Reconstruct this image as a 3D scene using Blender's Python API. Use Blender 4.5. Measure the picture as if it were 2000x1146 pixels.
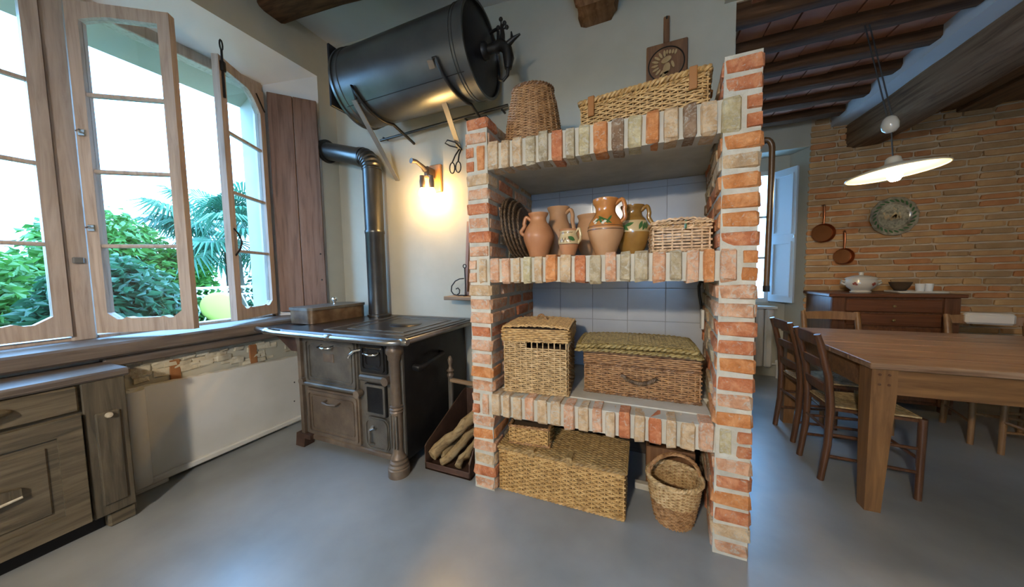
import bpy, math, random
from mathutils import Vector, Matrix
import numpy as np
rnd = random.Random(7)
PI = math.pi
scene = bpy.context.scene
for o in list(bpy.data.objects):
    bpy.data.objects.remove(o, do_unlink=True)
col = scene.collection

# ------------------------------------------------------------------ camera
F_PX, PITCH, ROLL, YAW = 612.0, math.radians(3.7), math.radians(1.0), math.radians(22.6)
cam_d = bpy.data.cameras.new('camera')
cam = bpy.data.objects.new('camera', cam_d)
col.objects.link(cam)
fwd = Vector((-math.sin(YAW) * math.cos(PITCH), math.cos(YAW) * math.cos(PITCH), -math.sin(PITCH)))
rgt = Vector((math.cos(YAW), math.sin(YAW), 0))
upv = rgt.cross(fwd)
r2 = math.cos(ROLL) * rgt - math.sin(ROLL) * upv
u2 = math.sin(ROLL) * rgt + math.cos(ROLL) * upv
mw = Matrix((r2, u2, -fwd)).transposed().to_4x4()
mw.translation = Vector((0, 0, 1.25))
cam.matrix_world = mw
cam_d.sensor_width = 36.0
cam_d.sensor_fit = 'HORIZONTAL'
cam_d.lens = F_PX / 2000 * 36
cam_d.clip_start = 0.02
scene.camera = cam

# ------------------------------------------------------------------ world and exposure
world = bpy.data.worlds.new('sky')
scene.world = world
world.use_nodes = True
wn = world.node_tree.nodes
wn['Background'].inputs[0].default_value = (0.26, 0.55, 1.0, 1)
wn['Background'].inputs[1].default_value = 13.5
scene.view_settings.view_transform = 'Standard'
scene.view_settings.look = 'None'
scene.view_settings.gamma = 1.0
scene.view_settings.use_curve_mapping = False
scene.view_settings.exposure = 0.45

# ------------------------------------------------------------------ materials
MATS = {}

def _mat(name):
    m = bpy.data.materials.new(name)
    m.use_nodes = True
    nt = m.node_tree
    b = nt.nodes['Principled BSDF']
    MATS[name] = m
    return m, nt, b

def _coord(nt, kind, scale=(1, 1, 1)):
    if kind == 'pos':
        g = nt.nodes.new('ShaderNodeNewGeometry'); out = g.outputs['Position']
    else:
        g = nt.nodes.new('ShaderNodeTexCoord'); out = g.outputs['Object']
    mp = nt.nodes.new('ShaderNodeMapping')
    mp.inputs['Scale'].default_value = scale
    nt.links.new(out, mp.inputs['Vector'])
    return mp.outputs['Vector']

def _ramp(nt, stops):
    r = nt.nodes.new('ShaderNodeValToRGB')
    e = r.color_ramp.elements
    while len(e) < len(stops): e.new(0.5)
    for el, (p, c) in zip(e, stops):
        el.position = p; el.color = (*c, 1)
    return r

def _noise(nt, vec, scale, detail=5, rough=0.55, dist=0.0):
    n = nt.nodes.new('ShaderNodeTexNoise')
    n.inputs['Scale'].default_value = scale
    n.inputs['Detail'].default_value = detail
    n.inputs['Roughness'].default_value = rough
    n.inputs['Distortion'].default_value = dist
    nt.links.new(vec, n.inputs['Vector'])
    return n

def _bump(nt, b, src, strength, dist):
    bp = nt.nodes.new('ShaderNodeBump')
    bp.inputs['Strength'].default_value = strength
    bp.inputs['Distance'].default_value = dist
    nt.links.new(src, bp.inputs['Height'])
    nt.links.new(bp.outputs['Normal'], b.inputs['Normal'])

def mottled(name, c1, c2, scale=4, rough=0.7, bump=0.3, bdist=0.004, metal=0.0, coord='pos', stretch=(1, 1, 1), detail=6, c3=None, fine=30, coat=0.0, rough2=None):
    m, nt, b = _mat(name)
    v = _coord(nt, coord, stretch)
    n = _noise(nt, v, scale, detail)
    stops = [(0.30, c1), (0.70, c2)] if c3 is None else [(0.25, c1), (0.5, c2), (0.75, c3)]
    r = _ramp(nt, stops)
    nt.links.new(n.outputs['Fac'], r.inputs['Fac'])
    nt.links.new(r.outputs['Color'], b.inputs['Base Color'])
    b.inputs['Roughness'].default_value = rough
    b.inputs['Metallic'].default_value = metal
    b.inputs['Coat Weight'].default_value = coat
    b.inputs['Coat Roughness'].default_value = 0.12
    if rough2 is not None:
        mr = nt.nodes.new('ShaderNodeMapRange')
        mr.inputs['From Min'].default_value = 0.3; mr.inputs['From Max'].default_value = 0.7
        mr.inputs['To Min'].default_value = rough; mr.inputs['To Max'].default_value = rough2
        nt.links.new(n.outputs['Fac'], mr.inputs['Value'])
        nt.links.new(mr.outputs['Result'], b.inputs['Roughness'])
    if bump:
        n2 = _noise(nt, v, fine, 6, 0.6)
        _bump(nt, b, n2.outputs['Fac'], bump, bdist)
    return m

def wood(name, c1, c2, axis='x', scale=3.0, rough=0.55, bump=0.25, c3=None, coat=0.0, coord='pos', stretch=14):
    s = {'x': (1, stretch, stretch), 'y': (stretch, 1, stretch), 'z': (stretch, stretch, 1)}[axis]
    m, nt, b = _mat(name)
    v = _coord(nt, coord, s)
    n = _noise(nt, v, scale, 8, 0.62, 0.6)
    stops = [(0.32, c1), (0.68, c2)] if c3 is None else [(0.28, c1), (0.5, c2), (0.74, c3)]
    r = _ramp(nt, stops)
    nt.links.new(n.outputs['Fac'], r.inputs['Fac'])
    nt.links.new(r.outputs['Color'], b.inputs['Base Color'])
    b.inputs['Roughness'].default_value = rough
    b.inputs['Coat Weight'].default_value = coat
    b.inputs['Coat Roughness'].default_value = 0.2
    if bump: _bump(nt, b, n.outputs['Fac'], bump, 0.004)
    return m

def plain(name, c, rough=0.5, metal=0.0, coat=0.0):
    m, nt, b = _mat(name)
    b.inputs['Base Color'].default_value = (*c, 1)
    b.inputs['Roughness'].default_value = rough
    b.inputs['Metallic'].default_value = metal
    b.inputs['Coat Weight'].default_value = coat
    b.inputs['Coat Roughness'].default_value = 0.1
    return m

def emit(name, c, s):
    m, nt, b = _mat(name)
    b.inputs['Base Color'].default_value = (*c, 1)
    b.inputs['Emission Color'].default_value = (*c, 1)
    b.inputs['Emission Strength'].default_value = s
    return m

def leafmat(name, c1, c2, trans=0.35):
    m, nt, b = _mat(name)
    v = _coord(nt, 'pos')
    n = _noise(nt, v, 3.0, 4)
    r = _ramp(nt, [(0.3, c1), (0.7, c2)])
    nt.links.new(n.outputs['Fac'], r.inputs['Fac'])
    nt.links.new(r.outputs['Color'], b.inputs['Base Color'])
    b.inputs['Roughness'].default_value = 0.4
    t = nt.nodes.new('ShaderNodeBsdfTranslucent')
    nt.links.new(r.outputs['Color'], t.inputs['Color'])
    mx = nt.nodes.new('ShaderNodeMixShader'); mx.inputs[0].default_value = trans
    nt.links.new(b.outputs[0], mx.inputs[1]); nt.links.new(t.outputs[0], mx.inputs[2])
    nt.links.new(mx.outputs[0], nt.nodes['Material Output'].inputs['Surface'])
    return m

def pane_glass(name):
    m, nt, b = _mat(name)
    tr = nt.nodes.new('ShaderNodeBsdfTransparent'); tr.inputs[0].default_value = (0.93, 0.97, 0.98, 1)
    gl = nt.nodes.new('ShaderNodeBsdfGlossy'); gl.inputs['Roughness'].default_value = 0.02
    lw = nt.nodes.new('ShaderNodeLayerWeight'); lw.inputs['Blend'].default_value = 0.5
    pw = nt.nodes.new('ShaderNodeMath'); pw.operation = 'POWER'; pw.inputs[1].default_value = 5.0
    fr = nt.nodes.new('ShaderNodeMath'); fr.operation = 'MULTIPLY_ADD'; fr.inputs[1].default_value = 0.75; fr.inputs[2].default_value = 0.04
    nt.links.new(lw.outputs['Facing'], pw.inputs[0]); nt.links.new(pw.outputs[0], fr.inputs[0])
    mx = nt.nodes.new('ShaderNodeMixShader')
    nt.links.new(fr.outputs[0], mx.inputs[0]); nt.links.new(tr.outputs[0], mx.inputs[1]); nt.links.new(gl.outputs[0], mx.inputs[2])
    nt.links.new(mx.outputs[0], nt.nodes['Material Output'].inputs['Surface'])
    return m

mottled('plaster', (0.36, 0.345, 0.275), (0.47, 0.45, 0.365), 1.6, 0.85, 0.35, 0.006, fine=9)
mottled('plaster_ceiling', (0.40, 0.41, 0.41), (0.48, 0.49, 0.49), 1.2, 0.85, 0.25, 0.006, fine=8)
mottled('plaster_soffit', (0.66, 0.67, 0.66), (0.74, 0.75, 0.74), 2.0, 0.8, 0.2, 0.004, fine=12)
mottled('old_plaster', (0.16, 0.13, 0.09), (0.55, 0.50, 0.38), 7.0, 0.9, 0.8, 0.012, fine=22, c3=(0.42, 0.38, 0.28))
mottled('mortar', (0.42, 0.39, 0.31), (0.60, 0.56, 0.46), 14.0, 0.9, 0.7, 0.006, fine=60)
mottled('mortar_dim', (0.46, 0.36, 0.24), (0.60, 0.49, 0.35), 10.0, 0.9, 0.5, 0.006, fine=50)
mottled('slab', (0.44, 0.41, 0.33), (0.58, 0.54, 0.45), 6.0, 0.8, 0.35, 0.004, fine=35)
BR = {'o': ((0.62, 0.22, 0.06), (0.76, 0.34, 0.13)), 'r': ((0.54, 0.165, 0.06), (0.68, 0.28, 0.125)),
      'p': ((0.64, 0.31, 0.16), (0.76, 0.45, 0.27)), 't': ((0.58, 0.37, 0.19), (0.72, 0.52, 0.31)),
      'g': ((0.42, 0.32, 0.18), (0.57, 0.46, 0.29)), 'y': ((0.54, 0.43, 0.22), (0.70, 0.60, 0.36)),
      'd': ((0.26, 0.15, 0.08), (0.38, 0.24, 0.14))}
def brickmat(name, a, b_, lime=(0.60, 0.55, 0.44), amount=0.62):
    m, nt, b = _mat(name)
    v = _coord(nt, 'pos')
    n = _noise(nt, v, 18.0, 8, 0.65, 0.4)
    r = _ramp(nt, [(0.28, tuple(x * 0.72 for x in a)), (0.45, a), (0.60, b_), (0.78, tuple(min(1, x * 1.12) for x in b_))])
    nt.links.new(n.outputs['Fac'], r.inputs['Fac'])
    n2 = _noise(nt, v, 34.0, 9, 0.72, 1.2)
    r2 = _ramp(nt, [(amount - .06, (0, 0, 0)), (amount + .10, (1, 1, 1))])
    nt.links.new(n2.outputs['Fac'], r2.inputs['Fac'])
    mx = nt.nodes.new('ShaderNodeMix'); mx.data_type = 'RGBA'
    nt.links.new(r2.outputs['Color'], mx.inputs[0])
    nt.links.new(r.outputs['Color'], mx.inputs[6]); mx.inputs[7].default_value = (*lime, 1)
    nt.links.new(mx.outputs[2], b.inputs['Base Color'])
    b.inputs['Roughness'].default_value = 0.88
    n3 = _noise(nt, v, 46.0, 9, 0.7, 0.6)
    _bump(nt, b, n3.outputs['Fac'], 1.0, 0.012)
    return m
for k, (a, b_) in BR.items():
    brickmat('brick_' + k, a, b_, amount=0.62 if k in 'or' else 0.56)
WB = {'a': ((0.40, 0.16, 0.055), (0.54, 0.25, 0.095)), 'b': ((0.42, 0.235, 0.10), (0.54, 0.32, 0.14)), 'c': ((0.33, 0.20, 0.09), (0.45, 0.28, 0.135)), 'd': ((0.46, 0.26, 0.10), (0.58, 0.36, 0.16))}
for k, (a, b_) in WB.items():
    mottled('wallbrick_' + k, a, b_, 9.0, 0.85, 0.7, 0.006, fine=30)
mottled('floor_resin', (0.19, 0.196, 0.19), (0.34, 0.35, 0.34), 1.5, 0.29, 0.12, 0.004, fine=14, detail=8, rough2=0.38)
MATS['floor_resin'].node_tree.nodes['Principled BSDF'].inputs['Specular IOR Level'].default_value = 0.9
mottled('wall_tile', (0.36, 0.37, 0.38), (0.42, 0.43, 0.44), 3.0, 0.18, 0.15, 0.002, fine=7)
mottled('tile_joint', (0.24, 0.24, 0.23), (0.30, 0.30, 0.28), 8.0, 0.9, 0)
wood('sill_wood', (0.075, 0.058, 0.046), (0.17, 0.135, 0.11), 'y', 3, 0.42, 0.35)
wood('cabinet_wood', (0.035, 0.028, 0.018), (0.105, 0.082, 0.05), 'y', 3, 0.5, 0.5, c3=(0.16, 0.125, 0.08))
wood('cabinet_wood_up', (0.04, 0.032, 0.02), (0.12, 0.095, 0.06), 'z', 3, 0.5, 0.5)
wood('window_wood', (0.29, 0.215, 0.165), (0.43, 0.345, 0.285), 'z', 2.5, 0.42, 0.3, c3=(0.52, 0.43, 0.365))
wood('shutter_wood', (0.065, 0.034, 0.022), (0.17, 0.095, 0.066), 'z', 2.2, 0.6, 0.45, c3=(0.21, 0.13, 0.095))
wood('beam_wood_x', (0.035, 0.017, 0.009), (0.125, 0.062, 0.031), 'x', 2.0, 0.85, 0.6)
wood('beam_wood_y', (0.055, 0.029, 0.016), (0.165, 0.095, 0.052), 'y', 2.0, 0.85, 0.6, c3=(0.24, 0.15, 0.085))
for _n in ('beam_wood_x', 'beam_wood_y'): MATS[_n].node_tree.nodes['Principled BSDF'].inputs['Specular IOR Level'].default_value = 0.15
wood('plank_wood_y', (0.07, 0.038, 0.019), (0.19, 0.11, 0.06), 'y', 2.0, 0.6, 0.5)
wood('table_wood', (0.09, 0.046, 0.024), (0.27, 0.16, 0.092), 'x', 2.4, 0.30, 0.2, c3=(0.40, 0.27, 0.175))
wood('table_leg_wood', (0.12, 0.053, 0.017), (0.25, 0.125, 0.045), 'z', 2.4, 0.42, 0.2)
wood('table_apron_wood', (0.12, 0.053, 0.017), (0.25, 0.125, 0.045), 'x', 2.4, 0.42, 0.2)
wood('chair_wood', (0.055, 0.022, 0.01), (0.14, 0.06, 0.026), 'z', 3.0, 0.33, 0.15, coord='obj')
wood('chair_wood_pale', (0.17, 0.085, 0.033), (0.29, 0.155, 0.066), 'z', 3.0, 0.4, 0.15, coord='obj')
wood('sideboard_wood', (0.085, 0.028, 0.011), (0.17, 0.063, 0.026), 'x', 2.4, 0.38, 0.2)
wood('sideboard_wood_up', (0.075, 0.028, 0.012), (0.16, 0.066, 0.03), 'z', 2.4, 0.38, 0.2)
wood('board_wood', (0.11, 0.047, 0.018), (0.24, 0.115, 0.047), 'z', 2.4, 0.55, 0.3)
wood('board_relief', (0.34, 0.22, 0.09), (0.48, 0.33, 0.16), 'z', 4, 0.5, 0.2)
wood('honey_wood', (0.33, 0.13, 0.035), (0.50, 0.23, 0.07), 'z', 3, 0.45, 0.2)
wood('rail_wood', (0.16, 0.10, 0.055), (0.28, 0.18, 0.10), 'x', 3, 0.5, 0.3)
wood('log_wood', (0.12, 0.08, 0.04), (0.36, 0.25, 0.12), 'y', 5, 0.8, 0.9, stretch=8, c3=(0.50, 0.38, 0.20))
wood('pale_plank', (0.40, 0.34, 0.25), (0.55, 0.48, 0.37), 'x', 3, 0.7, 0.3)
wood('bamboo', (0.05, 0.025, 0.010), (0.13, 0.07, 0.028), 'z', 3, 0.35, 0.2)
mottled('radiator_white', (0.60, 0.57, 0.49), (0.72, 0.69, 0.62), 2.2, 0.55, 0.15, 0.002, fine=20)
mottled('cast_iron', (0.050, 0.045, 0.037), (0.115, 0.102, 0.083), 7.0, 0.42, 0.5, 0.003, metal=0.35, fine=60, c3=(0.17, 0.15, 0.12))
mottled('cast_iron_rust', (0.085, 0.06, 0.042), (0.155, 0.112, 0.078), 6.0, 0.45, 0.5, 0.003, metal=0.35, fine=60, c3=(0.26, 0.195, 0.135))
mottled('iron_black', (0.010, 0.010, 0.011), (0.024, 0.023, 0.022), 8.0, 0.42, 0.3, 0.002, metal=0.4, fine=50)
mottled('stove_top', (0.020, 0.018, 0.017), (0.052, 0.045, 0.040), 5.0, 0.28, 0.2, 0.002, metal=0.6, fine=40)
mottled('steel_rail', (0.20, 0.19, 0.17), (0.34, 0.32, 0.29), 6.0, 0.28, 0.15, 0.001, metal=0.9, fine=40)
mottled('zinc', (0.105, 0.110, 0.112), (0.16, 0.165, 0.165), 3.5, 0.33, 0.15, 0.002, metal=0.85, fine=30)
mottled('pipe_metal', (0.075, 0.075, 0.075), (0.14, 0.135, 0.125), 3.0, 0.32, 0.2, 0.002, metal=0.85, fine=25)
mottled('boiler_end', (0.014, 0.016, 0.022), (0.03, 0.032, 0.04), 3.0, 0.4, 0.2, 0.002, metal=0.5, fine=25)
mottled('strap_steel', (0.13, 0.13, 0.125), (0.20, 0.195, 0.185), 5.0, 0.5, 0.2, 0.001, metal=0.3, fine=40)
mottled('tin_rust', (0.06, 0.032, 0.016), (0.14, 0.085, 0.043), 9.0, 0.36, 0.2, 0.002, metal=0.4, fine=40, c3=(0.25, 0.18, 0.10))
mottled('rust_brown', (0.045, 0.022, 0.014), (0.10, 0.052, 0.034), 9.0, 0.55, 0.4, 0.002, metal=0.3, fine=50)
mottled('rust_orange', (0.22, 0.085, 0.028), (0.34, 0.15, 0.055), 9.0, 0.75, 0.4, 0.002, fine=50)
plain('chrome', (0.75, 0.75, 0.74), 0.12, 1.0)
plain('brass', (0.42, 0.32, 0.14), 0.35, 0.9)
plain('copper', (0.42, 0.15, 0.065), 0.28, 0.95)
plain('copper_in', (0.52, 0.20, 0.08), 0.22, 0.95)
for nm, a, b_, c_ in (('wicker_gold', (0.30, 0.16, 0.05), (0.52, 0.31, 0.11), (0.66, 0.44, 0.19)),
                      ('wicker_tan', (0.30, 0.18, 0.07), (0.50, 0.33, 0.15), (0.64, 0.46, 0.25)),
                      ('wicker_brown', (0.19, 0.085, 0.032), (0.34, 0.175, 0.07), (0.46, 0.27, 0.125)),
                      ('wicker_pale', (0.42, 0.24, 0.115), (0.60, 0.39, 0.21), (0.72, 0.51, 0.30)),
                      ('wicker_dark', (0.11, 0.05, 0.022), (0.20, 0.10, 0.045), (0.28, 0.15, 0.07)),
                      ('wicker_olive', (0.17, 0.10, 0.036), (0.32, 0.20, 0.075), (0.45, 0.30, 0.125)),
                      ('seagrass', (0.14, 0.095, 0.03), (0.28, 0.20, 0.068), (0.40, 0.30, 0.12)),
                      ('rush', (0.22, 0.145, 0.06), (0.40, 0.28, 0.13), (0.52, 0.39, 0.21)),
                      ('straw_dark', (0.045, 0.026, 0.014), (0.11, 0.066, 0.035), (0.17, 0.11, 0.06))):
    mottled(nm, tuple(x * .72 for x in a), b_, 48.0, 0.5, 0.4, 0.001, c3=tuple(min(1, x * 1.08) for x in c_), fine=180, coord='obj', detail=3)
wood('shade_and_crate_back', (0.022, 0.014, 0.009), (0.055, 0.036, 0.024), 'x', 3, 0.8, 0.3)  # dark tone holds the shade under the lowest shelf
plain('leather', (0.33, 0.13, 0.03), 0.45)
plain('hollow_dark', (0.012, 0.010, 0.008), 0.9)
plain('gap_shade_and_bowl', (0.07, 0.04, 0.02), 0.9)  # shade inside the baskets put into the colour; also the dark bowl
mottled('terracotta', (0.40, 0.16, 0.065), (0.52, 0.25, 0.115), 6.0, 0.5, 0.15, 0.001, fine=30, coat=0.15)
mottled('terracotta_pale', (0.40, 0.20, 0.09), (0.52, 0.29, 0.14), 6.0, 0.6, 0.15, 0.001, fine=30)
mottled('glaze_amber', (0.38, 0.13, 0.028), (0.55, 0.22, 0.055), 7.0, 0.22, 0.0, coat=0.9)
mottled('glaze_green', (0.22, 0.11, 0.022), (0.36, 0.19, 0.045), 7.0, 0.22, 0.0, coat=0.9)
plain('slip_cream', (0.56, 0.42, 0.22), 0.3, 0, 0.7)
plain('paint_green', (0.045, 0.13, 0.035), 0.3, 0, 0.7)
plain('paint_brown', (0.10, 0.04, 0.015), 0.4, 0, 0.5)
plain('paint_white', (0.68, 0.62, 0.48), 0.3, 0, 0.7)
plain('paint_rose', (0.28, 0.06, 0.04), 0.4, 0, 0.5)
plain('porcelain', (0.58, 0.55, 0.47), 0.22, 0, 0.6)
mottled('enamel_white', (0.72, 0.66, 0.52), (0.80, 0.74, 0.60), 4, 0.35, 0.0)
mottled('platter_rim', (0.13, 0.115, 0.07), (0.46, 0.40, 0.28), 26.0, 0.28, 0.2, 0.002, fine=40, coat=0.6)
mottled('platter_centre', (0.05, 0.055, 0.035), (0.48, 0.42, 0.28), 24.0, 0.25, 0.5, 0.004, c3=(0.11, 0.13, 0.08), fine=30, coat=0.6)
plain('cloth_white', (0.62, 0.58, 0.52), 0.9)
plain('shutter_blue', (0.50, 0.60, 0.68), 0.5)
plain('heater_white', (0.66, 0.64, 0.58), 0.4)
plain('cable_black', (0.012, 0.012, 0.012), 0.5)
plain('switch_white', (0.62, 0.60, 0.55), 0.4)
plain('white_iron', (0.75, 0.78, 0.8), 0.4)
plain('cushion_yellow', (0.30, 0.33, 0.05), 0.9)
plain('clear_glass', (0.75, 0.78, 0.78), 0.08, 0.0, 0.5)
mottled('terracotta_tile', (0.27, 0.10, 0.055), (0.40, 0.18, 0.105), 5.0, 0.8, 0.3, 0.003, fine=30)
plain('tile_grout', (0.50, 0.40, 0.30), 0.9)
mottled('garden_soil', (0.10, 0.12, 0.05), (0.20, 0.24, 0.10), 3.0, 0.9, 0.4, 0.02, fine=10)
leafmat('leaf_bright', (0.04, 0.14, 0.022), (0.125, 0.30, 0.05))
leafmat('leaf_deep', (0.016, 0.065, 0.03), (0.045, 0.15, 0.065))
leafmat('leaf_palm', (0.03, 0.12, 0.075), (0.085, 0.24, 0.13))
plain('bark', (0.09, 0.06, 0.035), 0.9)
pane_glass('pane_glass')
emit('bulb_warm', (1.0, 0.62, 0.22), 210.0)
emit('bulb_pendant', (1.0, 0.70, 0.34), 200.0)
emit('globe_glass', (1.0, 0.89, 0.74), 720.0)

# ------------------------------------------------------------------ mesh helpers
class MB:
    def __init__(self):
        self.v = []; self.f = []
    def add(self, vs, fs):
        o = len(self.v)
        self.v.extend([tuple(p) for p in vs]); self.f.extend([tuple(i + o for i in f) for f in fs])
        return self
    def bb(self, x0, x1, y0, y1, z0, z1):
        vs = [(x0, y0, z0), (x1, y0, z0), (x1, y1, z0), (x0, y1, z0), (x0, y0, z1), (x1, y0, z1), (x1, y1, z1), (x0, y1, z1)]
        return self.add(vs, [(0, 3, 2, 1), (4, 5, 6, 7), (0, 1, 5, 4), (1, 2, 6, 5), (2, 3, 7, 6), (3, 0, 4, 7)])
    def rb(self, x0, x1, y0, y1, z0, z1, b=0.006, jit=0.0, rr=None, mat=None):
        """box with chamfered edges; jit roughens it"""
        b = min(b, (x1 - x0) * .45, (y1 - y0) * .45, (z1 - z0) * .45)
        c = ((x0 + x1) / 2, (y0 + y1) / 2, (z0 + z1) / 2); h = ((x1 - x0) / 2, (y1 - y0) / 2, (z1 - z0) / 2)
        vs = []; idx = {}
        for sx in (-1, 1):
            for sy in (-1, 1):
                for sz in (-1, 1):
                    for k in range(3):
                        s = (sx, sy, sz)
                        p = [s[i] * (h[i] - (0 if i == k else b)) for i in range(3)]
                        if jit: p = [q + (rr or rnd).uniform(-jit, jit) for q in p]
                        if mat is not None: p = list(mat @ Vector(p))
                        idx[(sx, sy, sz, k)] = len(vs); vs.append(tuple(p[i] + c[i] for i in range(3)))
        I = idx; fs = []
        for k in range(3):
            a, d = [i for i in range(3) if i != k]
            for s in (-1, 1):
                def g(sa, sd):
                    q = [0, 0, 0]; q[k] = s; q[a] = sa; q[d] = sd; return I[(q[0], q[1], q[2], k)]
                fs.append((g(-1, -1), g(1, -1), g(1, 1), g(-1, 1)))
            for sa in (-1, 1):
                for sd in (-1, 1):
                    def e(sk, kk):
                        q = [0, 0, 0]; q[k] = sk; q[a] = sa; q[d] = sd; return I[(q[0], q[1], q[2], kk)]
                    fs.append((e(-1, a), e(1, a), e(1, d), e(-1, d)))
        for sx in (-1, 1):
            for sy in (-1, 1):
                for sz in (-1, 1):
                    fs.append(tuple(I[(sx, sy, sz, k)] for k in range(3)))
        return self.add(vs, fs)
    def tube(self, pts, r, n=8, closed=False, caps=True, flat=1.0):
        P = [Vector(p) for p in pts]; m = len(P)
        R = r if isinstance(r, (list, tuple)) else [r] * m
        T = []
        for i in range(m):
            a = P[(i - 1) % m] if (closed or i > 0) else P[0]
            b = P[(i + 1) % m] if (closed or i < m - 1) else P[-1]
            d = b - a
            T.append(d.normalized() if d.length > 1e-9 else Vector((0, 0, 1)))
        up = Vector((0, 0, 1)) if abs(T[0].z) < 0.9 else Vector((1, 0, 0))
        nrm = (up - T[0] * up.dot(T[0])).normalized()
        vs = []
        for i in range(m):
            nrm = nrm - T[i] * nrm.dot(T[i])
            nrm = nrm.normalized() if nrm.length > 1e-6 else T[i].orthogonal().normalized()
            bi = T[i].cross(nrm)
            for k in range(n):
                a = 2 * PI * (k + .5) / n
                vs.append(P[i] + nrm * (math.cos(a) * R[i]) + bi * (math.sin(a) * R[i] * flat))
        fs = []
        for i in range(m if closed else m - 1):
            j = (i + 1) % m
            for k in range(n):
                l = (k + 1) % n
                fs.append((i * n + k, i * n + l, j * n + l, j * n + k))
        if caps and not closed:
            fs.append(tuple(range(n - 1, -1, -1))); fs.append(tuple((m - 1) * n + k for k in range(n)))
        return self.add(vs, fs)
    def lathe(self, prof, n=32, M=None, sx=1.0, sy=1.0):
        vs = []; fs = []; m = len(prof)
        for r, z in prof:
            for k in range(n):
                a = 2 * PI * k / n
                p = Vector((max(r, 1e-4) * math.cos(a) * sx, max(r, 1e-4) * math.sin(a) * sy, z))
                vs.append(M @ p if M is not None else p)
        for i in range(m - 1):
            for k in range(n):
                l = (k + 1) % n
                fs.append((i * n + k, i * n + l, (i + 1) * n + l, (i + 1) * n + k))
        return self.add(vs, fs)
    def prism(self, poly, fn, d0, d1):
        """poly: 2-D outline; fn(u, v, d) -> 3-D"""
        n = len(poly)
        vs = [fn(u, v, d0) for u, v in poly] + [fn(u, v, d1) for u, v in poly]
        fs = [tuple(range(n - 1, -1, -1)), tuple(range(n, 2 * n))]
        for i in range(n):
            j = (i + 1) % n; fs.append((i, j, n + j, n + i))
        return self.add(vs, fs)
    def ring_prism(self, outer, inner, fn, d0, d1):
        """frame between two outlines with the same number of points"""
        n = len(outer)
        vs = [fn(*p, d0) for p in outer] + [fn(*p, d0) for p in inner] + [fn(*p, d1) for p in outer] + [fn(*p, d1) for p in inner]
        fs = []
        for i in range(n):
            j = (i + 1) % n
            fs += [(i, n + i, n + j, j), (2 * n + i, 2 * n + j, 3 * n + j, 3 * n + i), (i, j, 2 * n + j, 2 * n + i), (n + i, 3 * n + i, 3 * n + j, n + j)]
        return self.add(vs, fs)
    def quad(self, a, b, c, d): return self.add([a, b, c, d], [(0, 1, 2, 3)])
    def mesh(self, name, mat, smooth=None):
        me = bpy.data.meshes.new(name)
        me.from_pydata(self.v, [], self.f)
        if smooth is not None:
            me.shade_smooth()
            if smooth < 179:
                me.set_sharp_from_angle(angle=math.radians(smooth))
        me.materials.append(MATS[mat])
        return me

def fixn(me):
    import bmesh
    bm = bmesh.new(); bm.from_mesh(me); bmesh.ops.recalc_face_normals(bm, faces=bm.faces); bm.to_mesh(me); bm.free()

def put(name, me, parent=None):
    o = bpy.data.objects.new(name, me); col.objects.link(o)
    if parent is not None: o.parent = parent
    return o

WL = {}
def part(mb, name, mat, parent=None, smooth=None, world=True, rec=False):
    """mesh object; with world=True the vertices are world positions and are moved into the parent's frame"""
    if parent is not None and world:
        inv = WL[parent.name].inverted()
        mb.v = [tuple(inv @ Vector(p)) for p in mb.v]
    me = mb.mesh(name, mat, smooth)
    if rec: fixn(me)
    o = put(name, me, parent)
    WL[o.name] = WL[parent.name].copy() if parent is not None else Matrix.Identity(4)
    return o

def thing(name, label, cat, loc=(0, 0, 0), rotz=0.0, group=None, tilt=None):
    o = bpy.data.objects.new(name, None); col.objects.link(o)
    o.empty_display_size = 0.05
    o.location = loc; o.rotation_euler = tilt if tilt else (0, 0, rotz)
    WL[o.name] = Matrix.Translation(loc) @ o.rotation_euler.to_matrix().to_4x4()
    o['label'] = label; o['category'] = cat
    if group: o['group'] = group
    return o

def tag(o, label, cat, group=None):
    o['label'] = label; o['category'] = cat
    if group: o['group'] = group
    return o

def struct(o, label, cat):
    o['kind'] = 'structure'; o['label'] = label; o['category'] = cat
    return o

def sthing(name, label, cat, loc=(0, 0, 0)):
    o = thing(name, label, cat, loc); o['kind'] = 'structure'; return o

def rotm(axis, deg): return Matrix.Rotation(math.radians(deg), 4, axis)

# bricks: a few chamfered, uneven unit shapes shared by all bricks
_bc = {}
def brick(parent, pre, key, c, s, rz=0.0):
    """one brick as child of parent; c centre, s size (world), parent frame unrotated"""
    k = (pre, key, rnd.randrange(8), s[2] > s[0])
    if k not in _bc:
        rr = random.Random(hash(k[2]) + 31 * (1 + k[3]))
        mb = MB().rb(-.5, .5, -.5, .5, -.5, .5, 0.095, 0.034, rr)
        _bc[k] = mb.mesh('brick', pre + key)
    o = put('brick', _bc[k], parent)
    base = WL[parent.name].translation
    o.location = Vector(c) - base
    o.scale = s
    o.rotation_euler = (rnd.uniform(-.015, .015), rnd.uniform(-.02, .02) , rz + rnd.uniform(-.015, .015))
    return o

# ================================================================== the room
XL, YB, XE = -2.78, 2.28, 0.49          # window wall, kitchen back wall, end of that wall
XR, YF, YD = 4.5, -2.6, 4.25            # right wall, wall behind the camera, brick wall
def ceil_z(x): return 3.46 - 0.104 * (x - XL)

fl = part(MB().bb(XL - .6, XR + .1, YF - .1, 4.7, -.12, 0), 'floor', 'floor_resin')
struct(fl, 'polished grey-green resin floor running through kitchen and dining room', 'floor')

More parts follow.
